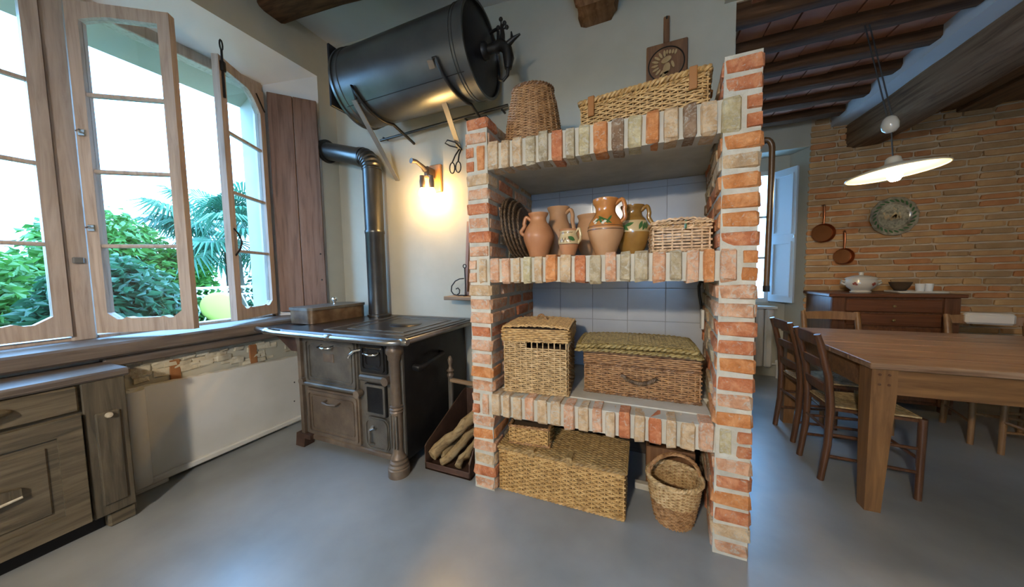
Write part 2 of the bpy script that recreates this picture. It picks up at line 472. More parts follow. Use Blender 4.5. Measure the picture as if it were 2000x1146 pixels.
# window wall with a splayed opening
OY0, OY1, OZ0, OZ1 = -0.30, 2.10, 0.84, 3.09
MY0, MY1, MZ0, MZ1 = 0.02, 1.77, 0.84, 2.90
def loop(x, y0, y1, z0, z1): return [(x, y0, z0), (x, y1, z0), (x, y1, z1), (x, y0, z1)]
mb = MB()
L = [loop(XL, YF, YB + .12, 0, 3.62), loop(XL, OY0, OY1, OZ0, OZ1), loop(-3.06, MY0, MY1, MZ0, MZ1), loop(-3.36, MY0, MY1, MZ0, MZ1 - .12), loop(-3.36, YF, YB + .12, 0, 3.62)]
vs = [p for l in L for p in l]
fs = []
for a in range(4):
    for i in range(4):
        j = (i + 1) % 4; fs.append((a * 4 + i, a * 4 + j, a * 4 + 4 + j, a * 4 + 4 + i))
for i in range(4):
    j = (i + 1) % 4; fs.append((i, 16 + i, 16 + j, j))
mb.add(vs, fs)
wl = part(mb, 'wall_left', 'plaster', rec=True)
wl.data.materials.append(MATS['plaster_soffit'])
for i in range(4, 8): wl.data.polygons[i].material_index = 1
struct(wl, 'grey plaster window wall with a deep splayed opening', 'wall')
# peeled band of old masonry under the sill
rg = random.Random(3)
mb = MB()
for k in range(60):
    y = rg.uniform(.72, 1.80); z = rg.uniform(.60, .80); s = rg.uniform(.02, .055)
    mb.rb(XL - .004, XL + rg.uniform(.004, .010), y - s, y + s, z - s * .5, z + s * .5, .01, .005, rg)
o = part(mb, 'bare_masonry', 'old_plaster', wl, 50); o['kind'] = 'stuff'
for y in (0.97, 1.41):
    part(MB().rb(XL - .01, XL + .010, y, y + .052, .52, .735, .004), 'iron_bracket', 'rust_orange', wl)

wb = part(MB().bb(XL - .1, XE, YB, YB + .13, 0, 3.62), 'wall_back', 'plaster')
struct(wb, 'grey plaster kitchen wall behind the brick shelving', 'wall')
w = part(MB().bb(.40, .52, YB + .13, 4.60, 0, 3.0), 'wall_dining_left', 'plaster'); struct(w, 'plaster wall hidden beside the dining window', 'wall')
mb = MB()
mb.bb(XL - .5, -.2, YF - .12, YF, 0, 3.6); mb.bb(.8, XR + .1, YF - .12, YF, 0, 3.6); mb.bb(-.2, .8, YF - .12, YF, 2.15, 3.6); mb.bb(-.2, .8, YF - .12, YF, 0, .95)
w = part(mb, 'wall_front', 'plaster'); struct(w, 'plaster wall opposite the brick shelving', 'wall')
w = part(MB().bb(XR, XR + .12, YF, 4.7, 0, 3.6), 'wall_right', 'plaster'); struct(w, 'plaster wall at the end of the dining table side', 'wall')

w3 = sthing('fill_window', 'small added window out of view, letting in fill daylight opposite the brick shelving', 'window', (.3, YF - .06, .95))  # unseen window added to bring fill daylight from behind the camera
part(MB().ring_prism([(-.2, .95), (.8, .95), (.8, 2.15), (-.2, 2.15)], [(-.13, 1.02), (.73, 1.02), (.73, 2.08), (-.13, 2.08)], lambda u, v, d: (u, d, v), YF - .10, YF - .03), 'window_frame', 'window_wood', w3, rec=True)
part(MB().bb(.28, .32, YF - .09, YF - .04, 1.02, 2.08), 'mullion', 'window_wood', w3)
for xa in (-.13, .32):
    part(MB().bb(xa, xa + .41, YF - .072, YF - .068, 1.02, 2.08), 'pane', 'pane_glass', w3)

# kitchen ceiling, sloping a little towards the dining side
mb = MB()
x0, x1, y0, y1 = XL - .3, XE + .06, YF - .1, YB + .1
mb.add([(x0, y0, ceil_z(x0)), (x1, y0, ceil_z(x1)), (x1, y1, ceil_z(x1)), (x0, y1, ceil_z(x0)), (x0, y0, 3.95), (x1, y0, 3.95), (x1, y1, 3.95), (x0, y1, 3.95)],
       [(0, 3, 2, 1), (4, 5, 6, 7), (0, 1, 5, 4), (1, 2, 6, 5), (2, 3, 7, 6), (3, 0, 4, 7)])
ck = part(mb, 'ceiling', 'plaster_ceiling'); struct(ck, 'smooth bluish grey plaster kitchen ceiling', 'ceiling')
w = part(MB().bb(XE - .06, XE + .06, YF, YB, 2.80, 3.62), 'wall_drop', 'plaster'); struct(w, 'plaster step between the kitchen ceiling and the lower dining ceiling', 'wall')

def hewn(mb, p0, p1, wdt, hgt, seg=14, rnd_=.35, seed=1, jit=.006):
    """rough beam with rounded arrises from p0 to p1 (axis points)"""
    rr = random.Random(seed)
    p0, p1 = Vector(p0), Vector(p1); d = (p1 - p0).normalized()
    side = d.cross(Vector((0, 0, 1))).normalized(); up = side.cross(d)
    rings = []
    n = 12
    for i in range(seg + 1):
        c = p0.lerp(p1, i / seg) + side * rr.uniform(-jit, jit) + up * rr.uniform(-jit, jit)
        for k in range(n):
            a = 2 * PI * (k + .5) / n
            ca, sa = math.cos(a), math.sin(a)
            e = 0.36
            u = math.copysign(abs(ca) ** e, ca); v_ = math.copysign(abs(sa) ** e, sa)
            rings.append(c + side * (u * wdt / 2 + rr.uniform(-jit, jit)) + up * (v_ * hgt / 2 + rr.uniform(-jit, jit)))
    fs = []
    for i in range(seg):
        for k in range(n):
            l = (k + 1) % n; fs.append((i * n + k, i * n + l, (i + 1) * n + l, (i + 1) * n + k))
    fs += [tuple(range(n - 1, -1, -1)), tuple(seg * n + k for k in range(n))]
    return mb.add(rings, fs)

# kitchen beams
mb = MB(); hewn(mb, (XL - .02, 1.74, 3.455), (XE - .02, 1.74, ceil_z(XE) + .0), .22, .20, seed=4)
o = part(mb, 'ceiling_beam', 'beam_wood_x', None, 40)
tag(o, 'dark rough beam running under the kitchen ceiling from the window wall', 'beam')
mb = MB(); hewn(mb, (-.285, YB + .03, 3.10), (-.285, 1.86, 3.10), .25, .38, seed=6, jit=.010)
o = part(mb, 'beam_end', 'beam_wood_y', None, 40)
tag(o, 'thick dark beam end set into the plaster above the brick shelving', 'beam')

# ------------------------------------------------------------------ dining ceiling: joists, tiles, main beam, planks
dc = part(MB().bb(XE + .06, XR, YF, 4.5, 2.79, 2.95).bb(.42, XE + .059, YB + .001, 4.5, 2.79, 2.95), 'ceiling_dining', 'tile_grout'); struct(dc, 'low beamed dining ceiling with terracotta tiles between joists', 'ceiling')
JY = [2.35 + .338 * k for k in range(6)]
JY = [2.35 - .338 * k for k in range(14, 0, -1)] + JY
jm = {}
for i, y in enumerate(JY):
    mb = MB(); hewn(mb, (XE + .0 if y > 2.3 else XE + .07, y, 2.758), (1.73 + rnd.uniform(-.015, .03), y, 2.758), .115, .115, seg=10, seed=20 + i, jit=.004)
    part(mb, 'joist', 'beam_wood_x', dc, 40)
tm = [MB().rb(-.5, .5, -.5, .5, -.5, .5, .02, .01).mesh('ceiling_tile', 'terracotta_tile') for k in range(4)]
for i in range(6, len(JY)):
    y0 = JY[i] + .05; y1 = (JY[i + 1] - .05) if i + 1 < len(JY) else 4.24
    x = XE + .07
    while x < 1.76:
        w_ = rnd.uniform(.145, .165)
        t = put('ceiling_tile', rnd.choice(tm), dc); t.location = (x + w_ / 2, (y0 + y1) / 2, 2.781 + rnd.uniform(-.003, .003)); t.scale = (w_ - .008, y1 - y0, .03)
        x += w_
part(MB().bb(1.74, 1.98, YF, YD, 2.66, 2.84), 'plaster_infill', 'plaster_ceiling', dc)
mb = MB(); hewn(mb, (2.0, YF - .05, 2.565), (2.0, YD + .1, 2.565), .27, .27, seg=26, seed=9, jit=.007)
o = part(mb, 'main_beam', 'beam_wood_y', None, 40); tag(o, 'massive weathered main beam crossing the dining ceiling above the pendant lamp', 'beam')
x = 2.16
k = 0
while x < XR - .02:
    w_ = min(rnd.uniform(.17, .24), XR - x)
    z = 2.62 + .03 * (k % 2)
    part(MB().rb(x, x + w_ - .006, YF, YD, z, z + .05, .008), 'ceiling_plank', 'plank_wood_y', dc); x += w_; k += 1
for y in (3.9, 3.2, 2.4, 1.5, .5, -.8, -2.0):
    part(MB().rb(2.15, XR, y, y + .05, 2.70, 2.80, .004), 'cross_batten', 'beam_wood_x', dc)

# ------------------------------------------------------------------ brick wall of the dining room
bwl = part(MB().bb(1.59, XR + .1, YD + .012, YD + .35, 0, 2.9), 'wall_dining_back', 'mortar_dim')
struct(bwl, 'dining room wall of thin uneven reddish-brown bricks', 'wall')
rest = MB(); nb = 0
row = 0; z = 0.0
rr = random.Random(5)
while z < 2.70:
    hh = rr.uniform(.058, .070)
    x = 1.585 - rr.uniform(0, .1)
    while x < XR:
        ln = rr.choice((.13, .22, .25, .27, .29)) * rr.uniform(.9, 1.08)
        xa, xb = max(x, 1.585), min(x + ln - .012, XR)
        if xb - xa > .04:
            c = ((xa + xb) / 2, YD + .016 + rr.uniform(-.003, .006), z + hh / 2); s = (xb - xa - .003, .05, hh - .015)
            if z > .78 and xa < 3.05 and nb < 298:
                brick(bwl, 'wallbrick_', rr.choice('aabbccd'), c, s); nb += 1
            else:
                rest.rb(c[0] - s[0] / 2, c[0] + s[0] / 2, c[1] - .025, c[1] + .025, c[2] - s[2] / 2, c[2] + s[2] / 2, .006, .003, rr)
        x += ln
    z += hh; row += 1
o = part(rest, 'brickwork', 'wallbrick_b', bwl); o['kind'] = 'stuff'

# window niche of the dining room
NX0, NX1 = 0.70, 1.59
mb = MB()
mb.bb(.52, NX1, YD, YD + .35, 2.50, 2.9)                       # over the niche
mb.bb(.52, NX0, YD, YD + .35, 0, 2.5)
mb.bb(NX0, NX1, 4.47, 4.60, 0, .86); mb.bb(NX0, .86, 4.47, 4.60, .86, 2.5); mb.bb(1.36, NX1, 4.47, 4.60, .86, 2.5); mb.bb(.86, 1.36, 4.47, 4.60, 2.36, 2.5)
mb.add([(NX1 + .002, YD - .004, 0), (1.50, 4.47, 0), (NX1 + .002, 4.47, 0), (NX1 + .002, YD - .004, 2.5), (1.50, 4.47, 2.5), (NX1 + .002, 4.47, 2.5)], [(0, 1, 4, 3), (1, 2, 5, 4), (2, 0, 3, 5), (0, 2, 1), (3, 4, 5)])
w = part(mb, 'wall_niche', 'plaster'); struct(w, 'plastered window niche beside the dining brick wall', 'wall')
win = sthing('window_2', 'small dining room window in the plastered niche', 'window', (1.11, 4.50, .86))
fr = part(MB().ring_prism([(.86, .86), (1.36, .86), (1.36, 2.36), (.86, 2.36)], [(.91, .91), (1.31, .91), (1.31, 2.31), (.91, 2.31)], lambda u, v, d: (u, d, v), 4.49, 4.54), 'window_frame', 'porcelain', win)
part(MB().bb(1.09, 1.13, 4.495, 4.535, .91, 2.31), 'mullion', 'porcelain', win)
for a, b_ in ((.91, 1.09), (1.13, 1.31)):
    for k in range(3):
        z0 = .91 + k * .467
        part(MB().bb(a, b_, 4.512, 4.516, z0 + .012, z0 + .455), 'pane', 'pane_glass', win)
        if k: part(MB().bb(a, b_, 4.50, 4.53, z0 - .012, z0 + .012), 'glazing_bar', 'porcelain', win)
# light blue inner shutter, folded back against the niche side
sh = thing('interior_shutter', 'pale blue panelled shutter folded open beside the dining window', 'shutter', (1.345, 4.455, .88), math.radians(-55))
part(MB().bb(0, .26, -.012, .012, .0, 1.44), 'leaf', 'shutter_blue', sh, world=False)
for z0, z1 in ((.06, .66), (.74, 1.38)):
    part(MB().ring_prism([(.03, z0), (.23, z0), (.23, z1), (.03, z1)], [(.05, z0 + .02), (.21, z0 + .02), (.21, z1 - .02), (.05, z1 - .02)], lambda u, v, d: (u, d, v), -.022, -.010), 'panel_moulding', 'shutter_blue', sh, world=False)
part(MB().tube([(.245, -.012, .70), (.27, -.03, .70), (.275, -.04, .72)], .006, 6), 'latch', 'porcelain', sh, world=False)
# radiator under it
rd = thing('radiator', 'cream ribbed radiator under the dining window', 'radiator', (1.12, 4.40, .10))
for k in range(7):
    x = .78 + k * .086
    part(MB().rb(x, x + .078, 4.36, 4.44, .12, .80, .018), 'radiator_rib', 'heater_white', rd)
part(MB().bb(.76, 1.40, 4.35, 4.46, .80, .825), 'top_grille', 'heater_white', rd)
part(MB().tube([(1.38, 4.40, .16), (1.43, 4.40, .16), (1.43, 4.40, 0)], .012, 8), 'supply_pipe', 'heater_white', rd, 60)
part(MB().lathe([(0, 0), (.02, 0), (.022, .03), (.015, .05), (0, .05)], 12, Matrix.Translation((1.43, 4.40, .16))), 'valve', 'heater_white', rd)

# ================================================================== kitchen window
w1 = sthing('window_1', 'tall wooden kitchen window with two casements standing ajar', 'window', (-3.06, .9, .90))
# fixed frame
FX0, FX1 = -3.12, -3.03
mb = MB()
mb.rb(FX0, FX1, MY0, MY1, .86, .925, .005); mb.rb(FX0, FX1, MY0, MY1, 2.83, 2.91, .005)
mb.rb(FX0, FX1, MY0, MY0 + .05, .90, 2.85, .005); mb.rb(FX0, FX1, MY1 - .035, MY1 + .01, .90, 2.85, .005)
part(mb, 'window_frame', 'window_wood', w1)
part(MB().rb(FX0, FX1 + .015, .672, .765, .90, 2.85, .008), 'centre_post', 'window_wood', w1)
CH, CZ = 1.885, .935
def casement(wd, hinge_at, ang, flip, arch=.03):
    """casement frame (> bars, panes): local u along the leaf from the hinge, z up, d thickness"""
    c = bpy.data.objects.new('casement', None); 
    st, tr, brh = .058, .07, .085
    def fn(u, v, d): return (d, u if not flip else -u, v)
    # outlines: the rails carry a shaped edge
    n = 16
    outer = [(0, 0)] + [(wd * i / n, 0) for i in range(1, n)] + [(wd, 0), (wd, CH)] + [(wd * (n - i) / n, CH) for i in range(1, n)] + [(0, CH)]
    def lowz(t):   # carved bottom rail
        e = min(t, 1 - t)
        return brh + (.035 * (1 - e / .12) ** 2 if e < .12 else 0) + .008 * math.sin(e * 30) * (e < .3)
    def topz(t):   # arched towards the hinge side
        return CH - tr - (arch * (1 - t / .40) ** 1.6 if t < .40 else 0)
    iu = lambda t: st + (wd - 2 * st) * t
    inner = [(iu(0), lowz(0))] + [(iu(i / n), lowz(i / n)) for i in range(1, n)] + [(iu(1), lowz(1)), (iu(1), topz(1))] + [(iu((n - i) / n), topz((n - i) / n)) for i in range(1, n)] + [(iu(0), topz(0))]
    mb = MB().ring_prism(outer, inner, fn, -.022, .022)
    me = mb.mesh('casement', 'window_wood'); fixn(me)
    c = put('casement', me, w1)
    base = WL[w1.name].translation
    c.location = Vector((hinge_at[0], hinge_at[1], CZ)) - base
    c.rotation_euler = (0, 0, ang)
    WL[c.name] = Matrix.Identity(4)
    zs = [brh + (CH - tr - brh) * k / 4 for k in range(5)]
    def sub(mb, name, mat, sm=None):
        me = mb.mesh(name, mat, sm); fixn(me); return put(name, me, c)
    for k in (1, 2, 3):
        m2 = MB(); a, b_ = fn(st - .004, zs[k] - .011, -.016), fn(wd - st + .004, zs[k] + .011, .016)
        m2.rb(min(a[0], b_[0]), max(a[0], b_[0]), min(a[1], b_[1]), max(a[1], b_[1]), a[2], b_[2], .005); sub(m2, 'glazing_bar', 'window_wood')
    for k in range(4):
        lo = zs[k] + (.009 if k else -.0); hi = zs[k + 1] - .009 if k < 3 else None
        if k == 0: poly = [(iu(i / n), lowz(i / n)) for i in range(n + 1)] + [(iu(1), hi), (iu(0), hi)]
        elif k == 3: poly = [(iu(0), lo), (iu(1), lo)] + [(iu((n - i) / n), topz((n - i) / n)) for i in range(n + 1)]
        else: poly = [(iu(0), lo), (iu(1), lo), (iu(1), hi), (iu(0), hi)]
        sub(MB().prism(poly, fn, -.002, .002), 'pane', 'pane_glass')
    return c, sub, fn
# leaf beside the post (closed), the leaf hinged on the post and the leaf hinged on the right jamb
c, sub, fn = casement(.60, (-3.02, .672), 0.0, True)
c, sub, fn = casement(.485, (-3.01, .775), -math.radians(55), False)
a = fn(.03, .62, .024); 
for zz in (.62, 1.16):
    m2 = MB(); m2.rb(.020, .034, .012, .05, zz - .02, zz + .02, .004); m2.tube([(.03, .03, zz), (.055, .03, zz), (.062, .05, zz + .004)], .006, 6); sub(m2, 'latch', 'chrome')
c, sub, fn = casement(.485, (-3.02, 1.752), math.radians(30), True, .13)
m2 = MB(); m2.tube([(.03, -.46, 1.60), (.03, -.46, 1.93)], .007, 6); m2.tube([(.03 + .0, -.46 + .014 * math.cos(t), 1.96 + .035 * math.sin(t)) for t in [k * PI / 5 for k in range(10)]], .005, 6, closed=True)
m2.rb(.02, .045, -.475, -.445, 1.78, 1.85, .004); sub(m2, 'bolt', 'iron_black', 50)
m2 = MB(); m2.tube([(.022, -.455, .48), (.05, -.445, .53), (.06, -.44, .58), (.05, -.445, .63), (.022, -.455, .68)], .006, 6); sub(m2, 'pull_handle', 'iron_black', 50)
m2 = MB(); m2.tube([(.025, -.10, 1.83), (.03, -.01, 1.72)], .006, 6); sub(m2, 'stay', 'iron_black')
# small iron catch on the post
part(MB().rb(-3.02, -3.0, .70, .74, 1.35, 1.385, .004), 'catch', 'strap_steel', w1)

# folded wooden shutter on the splayed reveal
ssh = thing('window_shutter', 'brown plank shutter folded against the reveal beside the stove', 'shutter', (-3.015, 1.80, .94), math.radians(41.5 + 8))
dx, dy = (-2.772 + 3.015), (2.078 - 1.80)
ssh.rotation_euler = (0, 0, math.atan2(dy, dx)); WL[ssh.name] = Matrix.Translation((-3.015, 1.80, .94)) @ Matrix.Rotation(math.atan2(dy, dx), 4, 'Z')
lnh = math.hypot(dx, dy)
for k in range(2):
    part(MB().rb(lnh * k / 2 + .002, lnh * (k + 1) / 2 - .002, -.034, .0, 0, 1.90, .004), 'plank', 'shutter_wood', ssh, world=False)
for z in (.25, 1.62):
    part(MB().rb(.01, lnh - .01, -.0, .014, z, z + .07, .003), 'batten', 'shutter_wood', ssh, world=False)
for z in (.28, .52):
    part(MB().lathe([(0, .004), (.006, .003), (.008, 0)], 8, Matrix.Translation((lnh - .035, -.034, z)) @ rotm('X', 90)), 'nail_head', 'iron_black', ssh, world=False)

# sill board
mb = MB(); mb.rb(-3.30, -2.69, -.60, 2.03, .825, .905, .012, .0)
o = part(mb, 'window_sill', 'sill_wood'); struct(o, 'thick dark wooden sill board under the kitchen window', 'sill')
o = part(MB().rb(XL - .01, -2.725, .70, 2.2, .765, .826, .008), 'sill_bearer', 'sill_wood'); struct(o, 'dark wooden bearer under the window sill', 'trim')

# ================================================================== brick shelving
su = thing('brick_shelving', 'tall built-in brick shelving unit with three soldier-course shelves', 'shelving', (-.23, 1.9, 0))
FY = 1.54
SH = [(1.80, 1.945), (1.195, 1.335), (.445, .575)]     # bottom and top of each shelf edge
LX0, LX1 = -.905, -.767
RX0, RX1 = .291, .432
SKEW = (.062, .062)                                     # the right side wall runs slightly outwards to the back
def rx(y, x): return x + (y - FY) / (2.27 - FY) * .062
# mortar cores
pl = part(MB().bb(LX0 + .007, LX1 - .007, FY + .008, 2.279, 0, 2.085), 'pillar', 'mortar', su)
mb = MB()
a0, a1, b0, b1 = RX0 + .007, RX1 - .007, rx(2.279, RX0) + .007, rx(2.279, RX1) - .007
mb.add([(a0, FY + .008, 0), (a1, FY + .008, 0), (b1, 2.279, 0), (b0, 2.279, 0), (a0, FY + .008, 2.10), (a1, FY + .008, 2.10), (b1, 2.279, 2.10), (b0, 2.279, 2.10)],
       [(0, 3, 2, 1), (4, 5, 6, 7), (0, 1, 5, 4), (1, 2, 6, 5), (2, 3, 7, 6), (3, 0, 4, 7)])
pr = part(mb, 'pillar', 'mortar', su)
segs = [(0, .445, 6), (.575, 1.195, 8), (1.335, 1.80, 6), (1.945, 2.095, 2)]
colL = 'prtpop' + 'popprppt' + 'prprpt' + 'pr'
colR = 'ptrorp' + 'pprrorpo'[::-1] + 'roooto' + 'rr'
ci = 0
skew_r = -math.atan2(.062, .73)
for (z0, z1, n) in segs:
    for k in range(n):
        zz = z0 + (z1 - z0) * (k + .5) / n; hh = (z1 - z0) / n - .014
        for side in (0, 1):
            top = z0 > 1.9
            ys = [FY, FY + .255, FY + .505, 2.275] if ci % 2 == 0 else [FY, FY + .13, FY + .38, FY + .63, 2.275]
            for j in range(len(ys) - 1):
                ya, yb = ys[j] + (0 if j == 0 else .006), ys[j + 1] - .006
                ym = (ya + yb) / 2
                if j == 0: key = (colL if side == 0 else colR)[ci]
                else: key = rnd.choice('rptgd' if side else 'rptg')
                if side == 0: brick(pl, 'brick_', key, ((LX0 + LX1) / 2 + rnd.uniform(-.004, .004), ym, zz), (LX1 - LX0, yb - ya, hh))
                else: brick(pr, 'brick_', key, (rx(ym, (RX0 + RX1) / 2) + rnd.uniform(-.003, .003), ym, zz), (RX1 - RX0, yb - ya, hh), skew_r)
        ci += 1
# pillar bricks at shelf level: two short outer pieces, then the course runs through
SC = ['otttggrtyoddytttoty', 'pppttotrgpgggpgptpo', 'pttptttppttrtrttpty'.replace('x', 't')]
SC = ['otttggrgyodyotdty', 'tpptytotrgpggpgpop', 'ptttpttptptrtrttpy']
for si, (z0, z1) in enumerate(SH):
    zc, hz = (z0 + z1) / 2, z1 - z0
    for k in range(2):
        zz = z0 + hz * (k + .5) / 2
        brick(pl, 'brick_', rnd.choice('pr'), (LX0 + .026, FY + .11, zz), (.052, .22, hz / 2 - .012))
        brick(pr, 'brick_', rnd.choice('or'), (RX1 - .029, FY + .11, zz), (.058, .22, hz / 2 - .012))
        for ya, yb in ((FY + .23, FY + .48), (FY + .49, 2.275)):
            brick(pl, 'brick_', rnd.choice('rptg'), ((LX0 + LX1) / 2, (ya + yb) / 2, zz), (LX1 - LX0, yb - ya - .01, hz / 2 - .014))
            brick(pr, 'brick_', rnd.choice('rptg'), (rx((ya + yb) / 2, (RX0 + RX1) / 2), (ya + yb) / 2, zz), (RX1 - RX0, yb - ya - .01, hz / 2 - .014), skew_r)
    xa, xb = LX0 + .058, RX1 - .066
    sl = part(MB().bb(xa, xb, FY + .014, FY + .13, z0 + .008, z1 - .006).bb(LX1 - .01, RX0 + .01, FY + .12, 2.272, z0 + .03, z1).bb(RX0 + .01, RX0 + .05, FY + .33, 2.272, z0 + .03, z1), 'shelf_slab', 'slab', su)
    cs = SC[si]; n = len(cs)
    ws = [rnd.uniform(.85, 1.15) for _ in range(n)]; tot = sum(ws); x = xa
    for i in range(n):
        w_ = (xb - xa) * ws[i] / tot
        dz = rnd.uniform(-.006, .006)
        brick(sl, 'brick_', cs[i], (x + w_ / 2, FY + .056 + rnd.uniform(-.005, .004), zc + dz), (w_ - .015, .112, hz - rnd.uniform(.0, .008)))
        x += w_
# grey glazed tiles on the back of the two middle compartments
tb = part(MB().bb(LX1 - .005, .36, 2.262, 2.279, .575, 1.83), 'tile_backing', 'tile_joint', su)
tmesh = MB().rb(-.5, .5, -.5, .5, -.5, .5, .012).mesh('tile', 'wall_tile')
zr = [.58 + .0, .70, .917, 1.134, 1.351, 1.568, 1.785, 1.83]
xr = [-.77, -.554, -.322, -.09, .142, .358]
for i in range(len(xr) - 1):
    for j in range(len(zr) - 1):
        if zr[j + 1] - zr[j] < .03: continue
        t = put('tile', tmesh, tb)
        t.location = Vector(((xr[i] + xr[i + 1]) / 2, 2.260, (zr[j] + zr[j + 1]) / 2)) - WL[tb.name].translation
        t.scale = (xr[i + 1] - xr[i] - .004, .008, zr[j + 1] - zr[j] - .004)
        t.rotation_euler = (rnd.uniform(-.006, .006), 0, rnd.uniform(-.006, .006))
part(MB().bb(LX1, .355, 2.255, 2.279, 0, .44), 'shade_and_crate_back', 'shade_and_crate_back', su)  # added dark sheet standing for the shade under the lowest shelf
# cable and socket on the inner side of the right pillar
cb = thing('power_socket', 'white socket with a black cable loop on the pillar inside the shelving', 'socket', (.335, 2.10, .93))
part(MB().rb(.318, .334, 2.08, 2.13, .905, 1.02, .004), 'socket_plate', 'switch_white', cb)
part(MB().tube([(.330, 2.17, 1.03), (.320, 2.18, 1.10), (.318, 2.19, 1.15), (.322, 2.15, 1.19), (.325, 2.12, 1.18)], .008, 6), 'cable', 'cable_black', cb, 60)
part(MB().tube([(.330, 2.16, .90), (.328, 2.165, 1.03)], .007, 6), 'cable', 'cable_black', cb, 60)

# ================================================================== wicker
def rect_ring(W, D, cx=0.0, cy=0.0):
    P = 2 * (W + D)
    def f(t):
        s = (t % 1.0) * P
        if s < W: return (cx - W / 2 + s, cy - D / 2, 0, -1)
        s -= W
        if s < D: return (cx + W / 2, cy - D / 2 + s, 1, 0)
        s -= D
        if s < W: return (cx + W / 2 - s, cy + D / 2, 0, 1)
        s -= W
        return (cx - W / 2, cy + D / 2 - s, -1, 0)
    return f
def ell_ring(a, b):
    def f(t):
        an = 2 * PI * t; c, s = math.cos(an), math.sin(an)
        return (a * c, b * s, c, s)
    return f
def weave(ringf, n, z0, z1, pitch, r, amp, jit=.0006, skip=None, rr=None):
    """closed horizontal strands passing in front of and behind n stakes; ringf(z) gives the outline"""
    rr = rr or rnd
    mb = MB(); rows = max(1, int(round((z1 - z0) / pitch)))
    for k in range(rows):
        z = z0 + (k + .5) * (z1 - z0) / rows
        rf = ringf(z); pts = []
        for i in range(n):
            x, y, nx, ny = rf(i / n)
            s = amp * (1 if (i + k) % 2 else -1) + rr.uniform(-jit, jit)
            pts.append((x + nx * s, y + ny * s, z + rr.uniform(-jit, jit)))
        if skip:
            seg = []
            for i in range(n + 1):
                q = pts[i % n]
                if skip(q): 
                    if len(seg) > 1: mb.tube(seg, r, 4)
                    seg = []
                else: seg.append(q)
            if len(seg) > 1: mb.tube(seg, r, 4)
        else: mb.tube(pts, r, 4, closed=True)
    return mb
def stakes(ringf, n, z0, z1, r, seg=4, step=1):
    mb = MB()
    for i in range(0, n, step):
        pts = []
        for k in range(seg + 1):
            z = z0 + (z1 - z0) * k / seg
            x, y, nx, ny = ringf(z)(i / n); pts.append((x, y, z))
        mb.tube(pts, r, 4)
    return mb
def weave_flat(W, D, z, nst, pitch, r, amp, cx=0, cy=0, sag=None):
    mb = MB(); rows = int(D / pitch)
    for k in range(rows):
        y = cy - D / 2 + (k + .5) * D / rows
        pts = []
        for i in range(nst + 1):
            x = cx - W / 2 + W * i / nst
            zz = z + (sag(x, y) if sag else 0) + amp * (1 if (i + k) % 2 else -1)
            pts.append((x, y, zz))
        mb.tube(pts, r, 4)
    return mb
def braid(path, r, turns, n=6, strands=2, closed=True):
    """twisted border strands round a path (list of points)"""
    mb = MB(); m = len(path)
    P = [Vector(p) for p in path]
    for s in range(strands):
        pts = []
        for i in range(m):
            d = (P[(i + 1) % m] - P[i - 1]) if closed else (P[min(i + 1, m - 1)] - P[max(i - 1, 0)])
            d.normalize()
            up = Vector((0, 0, 1)) if abs(d.z) < .9 else Vector((1, 0, 0))
            a = d.cross(up).normalized(); b = a.cross(d)
            an = 2 * PI * (turns * i / m + s / strands)
            pts.append(P[i] + (a * math.cos(an) + b * math.sin(an)) * r * .8)
        mb.tube(pts, r, 5, closed=closed)
    return mb
def ring_path(rf, z, m): return [(rf(i / m)[0], rf(i / m)[1], z) for i in range(m)]

def box_basket(t, W, D, z0, z1, mat, spacing=.024, pitch=.0105, name='woven_body', rim=.008, rimmat=None, skip=None, gap_fill=True):
    n = int(round(2 * (W + D) / spacing / 2)) * 2
    R = lambda z: rect_ring(W, D)
    part(weave(R, n, z0 + .004, z1 - .004, pitch, pitch * .47, pitch * .55, jit=.0012, skip=skip), name, mat, t, 70, world=False)
    part(stakes(R, n, z0, z1, pitch * .38, 1), 'stakes', mat, t, 70, world=False)
    if gap_fill: part(MB().bb(-W / 2 + .008, W / 2 - .008, -D / 2 + .008, D / 2 - .008, z0 + .004, z1 - .015), 'gap_shade', 'gap_shade_and_bowl', t, world=False)  # solid dark block standing for the shade behind the weave
    m = int(2 * (W + D) / .006)
    part(braid(ring_path(rect_ring(W + .004, D + .004), z0 + rim * .9, m), rim * .62, m / 7), 'base_border', rimmat or mat, t, 70, world=False)
    part(braid(ring_path(rect_ring(W + .004, D + .004), z1, m), rim * .62, m / 7), 'rim_border', rimmat or mat, t, 70, world=False)

# --- floor level: long trunk, little basket on it, round handle basket
t = thing('wicker_trunk', 'long golden wicker trunk with a hinged lid under the lowest brick shelf', 'basket', (-.415, 1.735, 0))
W, D = .675, .30
box_basket(t, W, D, .0, .235, 'wicker_gold', .033, .0112)
lid = part(MB().rb(-W / 2 - .004, W / 2 + .004, -D / 2 - .004, D / 2 + .004, .246, .258, .004), 'lid', 'gap_shade_and_bowl', t, world=False)
def sub(mb, name, mat, parent, sm=70): return part(mb, name, mat, parent, sm, world=False)
sub(weave_flat(W + .016, D + .012, .262, 26, .0105, .0052, .004), 'lid_weave', 'wicker_olive', lid)
sub(braid(ring_path(rect_ring(W + .02, D + .018), .254, 330), .006, 46), 'lid_border', 'wicker_olive', lid)
for x in (-.16, .05):
    sub(MB().rb(x, x + .035, -D / 2 - .016, -D / 2 + .05, .235, .276, .004), 'hasp', 'wicker_olive', lid, None)
t = thing('small_wicker_basket', 'small rectangular wicker basket standing on the long trunk', 'basket', (-.595, 1.70, .272), math.radians(6))
box_basket(t, .225, .16, .0, .105, 'wicker_gold', .028, .0105, rimmat='wicker_brown')
